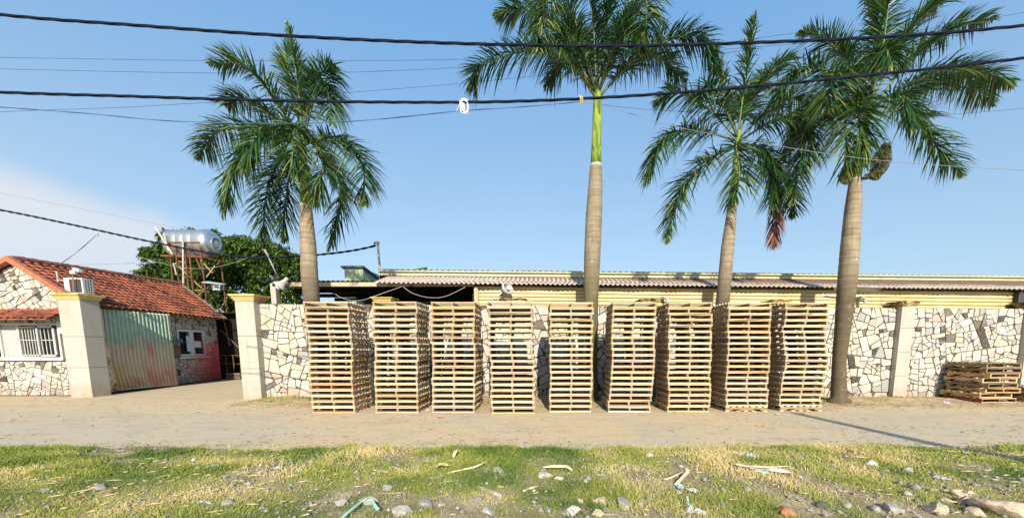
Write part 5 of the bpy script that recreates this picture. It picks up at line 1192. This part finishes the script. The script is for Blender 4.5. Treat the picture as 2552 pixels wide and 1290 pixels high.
twisted('white wire drooping in the shed opening left of the stub pillar cap', [(835, 732), (850, 741), (875, 748), (905, 747), (932, 738), (1003, 713)], 13.25, .007, 1, 1, 'drop_wire', 'pipe', None, 'wire', .05)
twisted('white wire drooping in the shed opening below the rusty eave', [(1003, 713), (1030, 731), (1070, 741), (1110, 738), (1160, 715)], 13.25, .007, 1, 1, 'drop_wire', 'pipe', None, 'wire', .05)
twisted('white drainpipe slanting from the shed roof into the tree', [(655, 620), (675, 650), (694, 692)], 14.4, .014, 1, 1, 'drop_wire', 'wire_pale', None, 'pipe', .1)
# white rag bundle and yellow tie on the lower cable
c = P(1158, 253, 5.1); rg = thing('rag_bundle', c, 'white rag and tape bundle hanging on the lower power cable', 'rag')
mb = MB(); rr = random.Random(6)
def ribbon(mb, pts, w, nrm=(0, -1, 0)):
    b = len(mb.v)
    for i, p in enumerate(pts):
        t = (Vector(pts[min(i + 1, len(pts) - 1)]) - Vector(pts[max(i - 1, 0)])).normalized(); s = t.cross(Vector(nrm)).normalized() * w / 2; mb.v += [tuple(Vector(p) - s), tuple(Vector(p) + s)]
    for i in range(len(pts) - 1): a = b + 2 * i; mb.face(a, a + 1, a + 3, a + 2)
for (q, w, y) in (([(1148, 250), (1150, 262), (1151, 280)], .034, 5.05), ([(1163, 250), (1166, 264), (1165, 281)], .02, 5.07), ([(1149, 249), (1157, 247), (1165, 252)], .03, 5.06), ([(1150, 279), (1158, 281), (1166, 276)], .026, 5.05), ([(1155, 256), (1157, 270), (1155, 280)], .02, 5.08), ([(1147, 252), (1143, 266), (1138, 277)], .006, 5.08), ([(1163, 278), (1167, 286), (1168, 281)], .01, 5.06)):
    ribbon(mb, [P(u, v, y) for u, v in q], w)
o = mb.build('strips', M['bag_white'], rg); md = o.modifiers.new('s', 'SOLIDIFY'); md.thickness = .006
mb = MB(); a = P(1446, 250, 5.1); mb.tube([a + Vector((-.004, 0, .045)), a + Vector((.004, -.035, .0)), a + Vector((.0, -.01, -.045))], .01, 6); mb.tube([a + Vector((.02, 0, .035)), a + Vector((.026, -.03, 0)), a + Vector((.02, -.01, -.035))], .008, 6)
tag(mb.build('cable_tie', M['cap']), 'yellow tie wrapped round the lower power cable by the second palm', 'cable tie')
mb = MB(); mb.tube([P(241, 578, 15.1), P(245, 588, 15.1)], .03, 6); tag(mb.build('wire_clamp', M['pipe']), 'small white clamp on the sagging cable above the gatehouse', 'clamp')

# ---------------------------------------------------------------- stones and rubbish in the verge
def rock_mesh(seed, sx_, sy_, sz_, flat=0):
    rs = random.Random(seed); import bmesh
    bm = bmesh.new(); bmesh.ops.create_icosphere(bm, subdivisions=3, radius=1)
    cuts = [(Vector((rs.gauss(0, 1), rs.gauss(0, 1), rs.gauss(0, 1))).normalized(), rs.uniform(.45, .8)) for _ in range(9)]
    for v in bm.verts:
        for n_, d_ in cuts:
            k = v.co.dot(n_)
            if k > d_: v.co -= n_ * (k - d_) * .93
        v.co += Vector((rs.uniform(-1, 1), rs.uniform(-1, 1), rs.uniform(-1, 1))) * .02
        v.co.x *= sx_; v.co.y *= sy_; v.co.z *= sz_
    me = bpy.data.meshes.new('rock'); bm.to_mesh(me); bm.free(); return me
def rock(u, v, wpx, mat, label, group=None, seed=0, asp=.6, name='rock', cat='rock'):
    p0 = G(u, v, .05); s = wpx * p0.y / 980. / 2 * 1.15; z = vz(p0.x, p0.y) if p0.y < 7 else .0
    me = rock_mesh(seed * 31 + int(u), s, s * random.Random(seed).uniform(.7, 1.0), s * asp); me.materials.append(M[mat]); o = bpy.data.objects.new(name, me); scene.collection.objects.link(o)
    q = G(u, v + 0, z + s * asp * .45); o.location = (q.x, q.y, z + s * asp * .22); o.rotation_euler = (0, 0, seed * 1.3 + u); return tag(o, label, cat, group)
big = [(1360, 1181, 44, 'rock_pale', 'pale grey angular rock beside a curled palm husk in the grass'), (848, 1248, 36, 'rock_grey', 'grey pointed rock left of the green plastic strap'), (920, 1247, 42, 'rock_grey', 'broad grey rock under the green plastic strap'),
 (1000, 1272, 52, 'rock_pale', 'large cracked white rock at the bottom edge right of the green strap'), (1062, 1253, 44, 'rock_grey', 'dark grey blocky rock right of the cracked white rock'), (1215, 1271, 42, 'rock_pale', 'pale speckled rock near the bottom edge below the grey plank'), (1195, 1243, 30, 'rock_grey', 'flat-topped grey rock just under the grey plank'),
 (1553, 1250, 48, 'rock_grey', 'wide layered grey rock near the bottom centre'), (1427, 1271, 44, 'rock_pale', 'oval pale rock at the bottom edge left of the ochre rock'), (1488, 1276, 34, 'rock_yellow', 'pale ochre rock at the bottom edge'), (1500, 1245, 46, 'rock_yellow', 'flat yellowish rock half buried above the pale ochre rock'), (1443, 1247, 24, 'rock_pale', 'small round pale rock left of the flat yellowish rock'),
 (1516, 1221, 26, 'rock_dark', 'smooth dark grey stone with a twig resting on it'), (1617, 1240, 26, 'rock_grey', 'small grey rock in dry grass right of the layered rock'), (963, 1214, 28, 'rock_pale', 'pinkish white pointed stone above the green strap'), (2264, 1170, 28, 'rock_pale', 'bright white rounded stone in the grass on the right'), (2208, 1171, 22, 'rock_grey', 'grey rounded stone left of the bright white stone'),
 (2172, 1153, 30, 'rock_pale', 'pale angular stone in the far grass on the right'), (2332, 1263, 58, 'rock_tan', 'pinkish tan rock with a dark face left of the rubble heap'), (2362, 1246, 28, 'rock_tan', 'small pinkish rock behind the tan rock with a dark face'), (2402, 1246, 46, 'rock_tan', 'pinkish block on top of the rubble heap'), (2389, 1229, 34, 'rock_tan', 'upper tan slab of the rubble heap beside the cream board'), (2432, 1272, 44, 'rock_tan', 'low tan rock at the front of the rubble heap'),
 (2488, 1257, 96, 'rock_tan', 'largest long tan rock of the rubble heap'), (2532, 1281, 40, 'rock_tan', 'tan rock in the bottom right corner'), (1958, 1273, 50, 'brick', 'crumbled orange brick lump at the bottom edge'), (2219, 1261, 52, 'rock_grey', 'flat grey-green slab of stone near the bottom right'), (2177, 1264, 28, 'rock_pale', 'cream wedge-shaped stone left of the flat slab'), (2114, 1259, 26, 'rock_grey', 'small blue-grey stone left of the cream wedge stone'),
 (2048, 1256, 30, 'rock_dark', 'black lump of debris among small stones at the bottom right'), (1864, 1215, 28, 'rock_grey', 'grey stone below the long palm sheath'), (2304, 1212, 16, 'rock_grey', 'small grey stone at the left end of the cream board'), (132, 1124, 18, 'rock_tan', 'tan stone at the road edge on the left'), (52, 1147, 20, 'rock_grey', 'grey stone in the grass near the left edge'), (250, 1212, 32, 'rock_grey', 'grey lump in the grass above the dark branches on the left'),
 (112, 1220, 20, 'rock_grey', 'dull grey stone in the lower left grass'), (570, 1251, 32, 'rock_grey', 'grey wrinkled stone below a long straw on the left'), (675, 1135, 14, 'rock_pale', 'small white stone by the road edge left of the tall tuft'), (758, 1253, 18, 'rock_dark', 'dark round stone left of a cream splinter'), (1241, 1169, 28, 'rock_grey', 'grey stone at the right end of the long curved husk'), (1609, 1183, 16, 'rock_grey', 'small smooth grey stone beside pale husk scraps'),
 (1100, 1255, 24, 'rock_pale', 'flat white stone right of the dark grey blocky rock'), (1697, 1160, 14, 'rock_grey', 'tiny grey stone left of the curled brown husk'), (640, 1002, 12, 'brick', 'small red brick chunk at the foot of the right gate pillar'), (651, 1000, 12, 'brick', 'orange brick chunk beside the red one at the pillar foot'), (1068, 1020, 16, 'rock_tan', 'tan stone between the second and third tall stacks')]
for i, (u, v, w, m, lab) in enumerate(big): rock(u, v, w, m, lab, None, i + 1, .62)
rs_ = random.Random(21)
protos_r = [rock(1300 + 17 * k, 1240, 12, ('rock_grey', 'rock_pale', 'rock_tan')[k], 'small loose stone lying in the verge grass', 'small loose stones scattered in the verge', 60 + k) for k in range(3)]
for k in range(70):
    u = rs_.uniform(30, 2530); v = 1120 + 160 * rs_.random() ** .6
    if u < 700 and rs_.random() < .5: continue
    p = G(u, v, .04); o = protos_r[k % 3].copy(); scene.collection.objects.link(o); s = rs_.uniform(.5, 1.3); o.scale = (s, s, s * rs_.uniform(.6, 1.2)); o.location = (p.x, p.y, vz(p.x, p.y) + .008); o.rotation_euler = (0, 0, rs_.uniform(0, 6))
# sticks, husks, boards
def strip3(name, px, w, mat, label, cat, th=.006, curl=.0, z=.055, group=None, taper=True, lift=None):
    pts = []
    n = 8; cc = catmull([(u, v, 0) for u, v in px], n)
    for i, (u, v, _) in enumerate(cc):
        p = G(u, v, z); zz = (vz(p.x, p.y) if p.y < 7 else .0) + .022 + (lift[0] + (lift[1] - lift[0]) * i / n if lift else 0) + .01 * math.sin(i * 1.3)
        p = G(u, v, zz); pts.append(p)
    mb = MB(); b = 0
    for i, p in enumerate(pts):
        t = (pts[min(i + 1, n)] - pts[max(i - 1, 0)]).normalized(); s = t.cross(Vector((0, -.45, 1))).normalized(); k = (1 - abs(2 * i / n - 1) ** 3 * .85) if taper else 1; up_ = s.cross(t).normalized()
        for q in (-1, -.4, .4, 1): mb.v.append(tuple(p + s * q * w / 2 * k + up_ * (curl * q * q * k)))
    for i in range(n):
        for j in range(3): a = i * 4 + j; mb.face(a, a + 1, a + 5, a + 4)
    o = mb.build(name, M[mat], None, smooth=False, loc=pts[n // 2]); md = o.modifiers.new('t', 'SOLIDIFY'); md.thickness = th; return tag(o, label, cat, group)
strip3('palm_sheath', [(1862, 1163), (1900, 1168), (1972, 1176)], .075, 'husk', 'long split palm sheath lying pale side up in the grass', 'palm sheath', .008, .02)
strip3('palm_sheath', [(1826, 1147), (1840, 1158), (1900, 1164), (1965, 1160)], .03, 'husk_grey', 'dark edged strip peeling from the long split palm sheath', 'palm sheath', .006, .01, lift=(.04, .02))
strip3('palm_husk', [(1352, 1163), (1385, 1162), (1412, 1163), (1427, 1172)], .045, 'husk', 'curled pinkish palm husk behind the pale angular rock', 'palm husk', .006, .012, lift=(.05, .02))
strip3('palm_husk', [(1710, 1165), (1714, 1175), (1700, 1190), (1683, 1208)], .03, 'husk', 'curled brown husk standing up above blue rag', 'palm husk', .006, .01, lift=(.10, .0), taper=False)
strip3('palm_husk', [(1112, 1178), (1150, 1170), (1185, 1162), (1210, 1149)], .024, 'husk', 'long pale curved husk right of the dry leaves', 'palm husk', .006, .006, lift=(.0, .05))
strip3('palm_husk', [(1066, 1190), (1090, 1187), (1110, 1183)], .032, 'husk_grey', 'short brown husk below the dry leaves', 'palm husk', .006)
strip3('palm_husk', [(963, 1192), (990, 1186), (1010, 1182), (1028, 1176)], .03, 'straw', 'bright yellow husk sliver below the crossed stick', 'palm husk', .005, .004)
strip3('stick', [(975, 1160), (995, 1168), (1015, 1176)], .02, 'husk', 'short pale stick slanting right in the middle grass', 'stick', .01)
strip3('palm_husk', [(928, 1170), (950, 1173), (972, 1176)], .03, 'straw', 'short yellow husk left of the slanting stick', 'palm husk', .005, .004)
strip3('dry_leaf', [(1085, 1163), (1100, 1158), (1120, 1160)], .06, 'straw', 'crumpled yellow dry leaf at the left of the curved husk', 'dry leaf', .003, .02, lift=(.03, .05))
strip3('dry_leaf', [(1128, 1143), (1133, 1132), (1141, 1118)], .045, 'husk', 'brown dry leaf standing upright near the road edge', 'dry leaf', .003, .02, lift=(.0, .10))
strip3('plank', [(1190, 1211), (1215, 1220), (1250, 1236)], .04, 'husk_grey', 'grey weathered plank splinter slanting toward the viewer', 'plank', .012, taper=False)
strip3('palm_husk', [(1303, 1222), (1320, 1216), (1340, 1209)], .03, 'husk', 'pale pink husk stub left of centre bottom', 'palm husk', .006, taper=False)
strip3('stick', [(752, 1268), (775, 1258), (800, 1251)], .026, 'straw', 'cream wood splinter beside the dark round stone', 'stick', .008)
strip3('stick', [(940, 1228), (975, 1228), (1018, 1224)], .012, 'straw', 'thin straw stalk above the grey rocks', 'stick', .006)
strip3('stick', [(2313, 1218), (2340, 1219), (2366, 1220)], .03, 'straw', 'cream board stub above the rubble heap', 'board', .012, taper=False)
strip3('stick', [(2372, 1222), (2400, 1222), (2428, 1226)], .04, 'husk', 'second pale board lying on the rubble heap', 'board', .012, taper=False)
strip3('stick', [(163, 1253), (215, 1233), (262, 1222), (308, 1209)], .022, 'twig', 'long dark branch lying in the lower left grass', 'branch', .014)
strip3('stick', [(190, 1250), (240, 1237), (300, 1217)], .014, 'twig', 'thinner dark branch beside the long branch on the left', 'branch', .01)
strip3('stick', [(388, 1203), (420, 1197), (450, 1190)], .018, 'straw', 'pale stick in the grass between the left tufts', 'stick', .008)
strip3('stick', [(165, 1171), (190, 1169), (211, 1166)], .016, 'bag_white', 'thin white strip at the left part of the verge', 'strip', .006)
strip3('stick', [(118, 1195), (132, 1197), (148, 1199)], .026, 'bag_white', 'short white stick in the left grass', 'stick', .008)
strip3('stick', [(497, 1247), (513, 1249), (531, 1253)], .03, 'bag_white', 'short white slat in the lower left grass', 'slat', .008, taper=False)
strip3('stick', [(311, 1257), (330, 1255), (352, 1254)], .022, 'straw', 'cream stick near the bottom left edge', 'stick', .008)
strip3('stick', [(140, 1151), (157, 1146), (172, 1141)], .016, 'bag_white', 'pale stick slanting near the left road edge', 'stick', .008)
strip3('stick', [(1490, 1140), (1515, 1141), (1548, 1138)], .018, 'straw', 'pale stick near the road edge in the middle', 'stick', .008)
strip3('stick', [(1493, 1147), (1520, 1143), (1545, 1139)], .014, 'straw', 'thinner pale stick crossing the first near the road', 'stick', .007)
strip3('stick', [(1650, 1192), (1668, 1190), (1704, 1172)], .018, 'husk', 'forked pale twig left of the curled brown husk', 'twig', .01, lift=(0, .06))
strip3('stick', [(2348, 1141), (2365, 1139), (2382, 1137)], .016, 'straw', 'short straw near the right road edge', 'stick', .008)
strip3('plastic_strap', [(850, 1292), (876, 1268), (905, 1247), (925, 1245), (936, 1262), (943, 1268)], .030, 'bag_green', 'pale green plastic strap bent over the grey rocks', 'strap', .003, .004, lift=(.02, .05), taper=False)
strip3('plastic_strap', [(1712, 1233), (1715, 1246), (1718, 1262)], .018, 'bag_green', 'thin green plastic strip above the white bag', 'strap', .003, lift=(.08, .05))
strip3('plastic_strap', [(1092, 1204), (1112, 1199), (1135, 1197)], .02, 'bag_green', 'teal plastic strand in the middle grass', 'strap', .003, .004)
def litter(u, v, wpx, hpx, mat, label, cat, seed):
    """a crumpled sheet of plastic or paper"""
    p = G(u, v, .05); w = wpx * p.y / 980.; h = hpx * p.y / 980.; rs = random.Random(seed); z = vz(p.x, p.y) if p.y < 7 else 0; mb = MB(); n = 7
    for j in range(n):
        for i in range(n):
            a, b = i / (n - 1) - .5, j / (n - 1) - .5; e = 1 - (2 * max(abs(a), abs(b))) ** 2
            mb.v.append((a * w * (1 + rs.uniform(-.15, .15)), b * w * .7 * (1 + rs.uniform(-.2, .2)), max(.0, h * rs.uniform(.05, .75) * (.35 + .65 * e))))
    for j in range(n - 1):
        for i in range(n - 1): a = j * n + i; mb.face(a, a + 1, a + n + 1, a + n)
    me = bpy.data.meshes.new('litter'); me.from_pydata(mb.v, [], mb.f); me.materials.append(M[mat]); o = bpy.data.objects.new(cat.replace(' ', '_'), me); scene.collection.objects.link(o); o.location = (p.x, p.y, z + .012); o.rotation_euler = (0, 0, rs.uniform(0, 6)); return tag(o, label, cat)
for i, a in enumerate([(1720, 1272, 32, 26, 'bag_white', 'white crumpled plastic bag at the bottom right of centre', 'plastic bag'), (1743, 1275, 34, 18, 'bag_white', 'second white bag lump beside the crumpled bag', 'plastic bag'), (1694, 1212, 24, 14, 'bag_blue', 'blue and white rag at the foot of the curled husk', 'rag'), (1727, 1221, 28, 13, 'bag_white', 'white plastic scrap right of the blue rag', 'plastic scrap'),
    (1870, 1138, 26, 13, 'bag_blue', 'blue plastic bag near the road edge above the palm sheath', 'plastic bag'), (1845, 1135, 14, 10, 'bag_white', 'white scrap left of the blue plastic bag', 'paper scrap'), (1620, 1136, 22, 16, 'bag_white', 'white crumpled paper near the road edge', 'paper scrap'), (2178, 1110, 14, 12, 'bag_white', 'white litter piece on the road edge, left one', 'paper scrap'), (2200, 1115, 18, 11, 'bag_white', 'white litter piece on the road edge, right one', 'paper scrap'),
    (2342, 1187, 34, 14, 'bag_white', 'clear white plastic sheet in the right grass', 'plastic sheet'), (2503, 1104, 22, 9, 'bag_white', 'grey-white scrap at the far right road edge', 'paper scrap'), (2408, 1131, 16, 8, 'bag_white', 'small white scrap in the right grass', 'paper scrap'), (527, 1163, 32, 12, 'bag_white', 'white crumpled paper in the left grass', 'paper scrap'), (480, 1158, 14, 10, 'bag_white', 'small white paper left of the crumpled paper', 'paper scrap'),
    (747, 1176, 22, 15, 'bag_white', 'torn white paper left of the tall tuft', 'paper scrap'), (693, 1168, 20, 9, 'bag_white', 'flat white scrap between the stone and the tall tuft', 'paper scrap'), (1097, 1034, 16, 6, 'pink', 'pink wrapper on the road in front of the third stack', 'wrapper'), (2003, 1027, 8, 4, 'bag_white', 'tiny white scrap at the base of the rightmost stack', 'paper scrap'), (2358, 1001, 22, 8, 'bag_white', 'white scrap in front of the old pallet pile', 'paper scrap'), (1936, 1028, 12, 4, 'bag_white', 'small white scrap on the road between the last two stacks', 'paper scrap'),
    (1393, 1189, 22, 8, 'husk', 'pale husk flake below the pale angular rock', 'husk flake'), (1497, 1187, 20, 8, 'bag_white', 'white flakes in the middle grass', 'paper scrap'), (1900, 1170 + 5, 40, 6, 'bag_green', 'green plastic film under the long palm sheath', 'plastic film')]): litter(*a, seed=i + 1)
# ---------------------------------------------------------------- leaf litter and twigs nobody could count
def scatter(name, label, n, pick, mat, size, seed, zf):
    rs = np.random.RandomState(seed); XY = pick(rs, n); n = len(XY); z = zf(XY[:, 0], XY[:, 1]) + .006; a = rs.rand(n) * math.pi * 2; a = np.where(rs.rand(n) < .6, rs.normal(0, .35, n), a)
    L = rs.uniform(*size[0], n) * rs.choice([1, 1, 1, 2.2], n); w = rs.uniform(*size[1], n); d = np.stack([np.cos(a), np.sin(a), rs.uniform(-.05, .12, n)], 1); s = np.stack([-np.sin(a), np.cos(a), rs.uniform(0, .5, n)], 1)
    c = np.stack([XY[:, 0], XY[:, 1], z], 1); c2 = c + s * (w * rs.uniform(-1, 1, n))[:, None]; V = np.stack([c - d * L[:, None] / 2, c2 - s * w[:, None] / 2 , c + d * L[:, None] / 2 + [0, 0, .004], c2 + s * w[:, None] / 2 + [0, 0, .01]], 1).reshape(-1, 3)
    b = np.arange(n) * 4; V[:, 2] = np.maximum(V[:, 2], np.repeat(z, 4) - .002)
    return tag(npmesh(name, V, np.stack([b, b + 1, b + 2, b + 3], 1), M[mat]), label, kind='stuff')
def road_pick(rs, n):
    x = rs.uniform(-18, 18, n * 3); y = rs.uniform(6.6, 13, n * 3); pr = .10 + .5 * np.exp(-((y - 6.9) / .35) ** 2) + .9 * (y > 10.9) * (x > -9) + .25 * (np.abs(y - 8.2) < .5) * (x > 2.5) * (vnoise(x, y, .7, 3) > .1); k = rs.rand(n * 3) < pr * (.4 + .8 * (vnoise(x, y, .8, 5) > 0)); return np.stack([x, y], 1)[k][:n]
zroad = lambda x, y: np.maximum(np.maximum(verge_z(x, y), dirt_z(x, y)), 0.001)
scatter('leaf_litter', 'dry brown leaf bits on the road and under the wall', 4800, road_pick, 'twig', ((.02, .09), (.006, .022)), 1, zroad)
scatter('leaf_litter', 'pale dry husk bits on the road and under the wall', 2300, road_pick, 'straw', ((.02, .08), (.006, .02)), 2, zroad)
def verge_pick(rs, n): x = rs.uniform(-12, 12, n * 3); y = rs.uniform(1.5, 6.8, n * 3); k = rs.rand(n * 3) < .5 + .5 * vnoise(x, y, .6, 9); return np.stack([x, y], 1)[k][:n]
scatter('straw_litter', 'dry straw and husk bits among the grass', 1700, verge_pick, 'straw', ((.03, .10), (.004, .012)), 3, lambda x, y: verge_z(x, y) + .02)
# gravel
def gravel(seed, n):
    rs = np.random.RandomState(seed); x = rs.uniform(-12, 13, n); y = rs.uniform(2.5, 6.9, n); k = (rs.rand(n) < .25 + .5 * (x > -4) + .5 * (vnoise(x, y, .9, 11) > .2)) & (rs.rand(n) < np.clip(1.5 - (y - 3.5) * .35, .12, 1)); x, y = x[k], y[k]; n = len(x); s = rs.gamma(2.2, .006, n) + .005
    base = np.array([[1, 0, 0], [0, 1, 0], [-1, 0, 0], [0, -1, 0], [0, 0, .8], [0, 0, -.5]]); V = base[None] * s[:, None, None] * rs.uniform(.7, 1.3, (n, 6, 3)); a = rs.rand(n) * 6.28; ca, sa = np.cos(a)[:, None], np.sin(a)[:, None]
    V = np.stack([V[..., 0] * ca - V[..., 1] * sa, V[..., 0] * sa + V[..., 1] * ca, V[..., 2]], -1); V[..., 0] += x[:, None]; V[..., 1] += y[:, None]; V[..., 2] += (verge_z(x, y) + s * .3 + .004)[:, None]
    f = np.array([[0, 1, 4], [1, 2, 4], [2, 3, 4], [3, 0, 4], [1, 0, 5], [2, 1, 5], [3, 2, 5], [0, 3, 5]]); F = (f[None] + (np.arange(n) * 6)[:, None, None]).reshape(-1, 3)
    return npmesh('gravel', V.reshape(-1, 3), F, M['rock_grey'] if seed == 1 else M['rock_pale'])
tag(gravel(1, 5200), 'grey gravel scattered through the verge', kind='stuff'); tag(gravel(2, 1800), 'pale gravel scattered through the verge', kind='stuff')
# ---------------------------------------------------------------- grass
def grass(name, label, n, seed, xr, yr, hfun, dens_fun, w=(.0022, .0058), zf=verge_z):
    rs = np.random.RandomState(seed); x = rs.uniform(*xr, n); y = rs.uniform(*yr, n); d = dens_fun(x, y); k = rs.rand(n) < d; x, y = x[k], y[k]; n = len(x)
    h = hfun(x, y) * rs.uniform(.45, 1.25, n); a = rs.rand(n) * 2 * np.pi; lean = rs.uniform(.25, 1.3, n); ww = rs.uniform(*w, n) * (1 + (y > 5) * .5)
    dx, dy = np.cos(a) * lean, np.sin(a) * lean; fa = rs.rand(n) * np.pi; sx_, sy_ = np.cos(fa), np.sin(fa) * .6; z = zf(x, y) - .004; V = []
    for t, wk in ((0, 1.0), (.5, .85), (1, 0)):
        px_2 = x + dx * h * t * t * .8; py_2 = y + dy * h * t * t * .8; pz = z + h * (t - .22 * t * t * lean)
        if wk: V += [np.stack([px_2 - sx_ * ww * wk, py_2 - sy_ * ww * wk, pz], 1), np.stack([px_2 + sx_ * ww * wk, py_2 + sy_ * ww * wk, pz], 1)]
        else: V += [np.stack([px_2, py_2, pz], 1)] * 2
    V = np.stack(V, 1)[:, :6].reshape(-1, 3); b = np.arange(n) * 6
    F = np.concatenate([np.stack([b, b + 1, b + 3, b + 2], 1), np.stack([b + 2, b + 3, b + 5, b + 4], 1)])
    dry = .38 + .40 * vnoise(x, y, .8, 21) + .42 * vnoise(x, y, 2.3, 22) + .12 * np.clip((5.2 - y), 0, 2) * (x > -3) + rs.normal(0, .14, n)
    return tag(npmesh(name, V, F, M['grass'], None, col=np.repeat(np.clip(dry, 0, 1), 6)), label, 'grass' if False else None, kind='stuff')
def dens(x, y):
    edge = 6.60 + .24 * vnoise(x, x * 0, .9, 31) + .12 * vnoise(x, x * 0, 3.1, 32) + .02 * x * 0 - .18 * (x < -5) * (x > -9.5)
    d = .85 + .75 * vnoise(x, y, 1.0, 41) + .65 * vnoise(x, y, 2.6, 42) + .4 * vnoise(x, y, 7.0, 43) - .28 * np.clip(5.0 - y, 0, 2) * (x > -3.0); return np.clip(d, .06, 1) * (y < edge + .10 * vnoise(x, y, 9, 44))
hf = lambda x, y: .058 + .030 * vnoise(x, y, 1.3, 51) + .03 * (y > 6.2) + .11 * np.exp(-(((x + 3.0) / .75) ** 2 + ((y - 5.7) / .55) ** 2))
grass('grass', 'short patchy green and dry grass along the near verge', 380000, 11, (-11, 10), (3.3, 6.9), hf, dens)
grass('grass', 'grass further along the verge beyond the picture edges', 60000, 12, (-20, 18), (.5, 6.8), hf, lambda x, y: dens(x, y) * ((x < -10.8) | (x > 9.8) | (y < 3.3)) * .8, (.004, .008))
grass('grass', 'long stray grass stems at the road edge', 900, 13, (-11, 10), (6.2, 6.75), lambda x, y: .16 + 0 * x, lambda x, y: .25 + .75 * (vnoise(x, y, 1.5, 61) > .2), (.0025, .004))
grass('weeds', 'low weeds at the foot of the stone wall', 5000, 14, (-8.9, 14), (11.9, 12.95), lambda x, y: .07 + 0 * x, lambda x, y: 1.0 * (vnoise(x, y, .7, 71) > .25), (.006, .012), dirt_z)
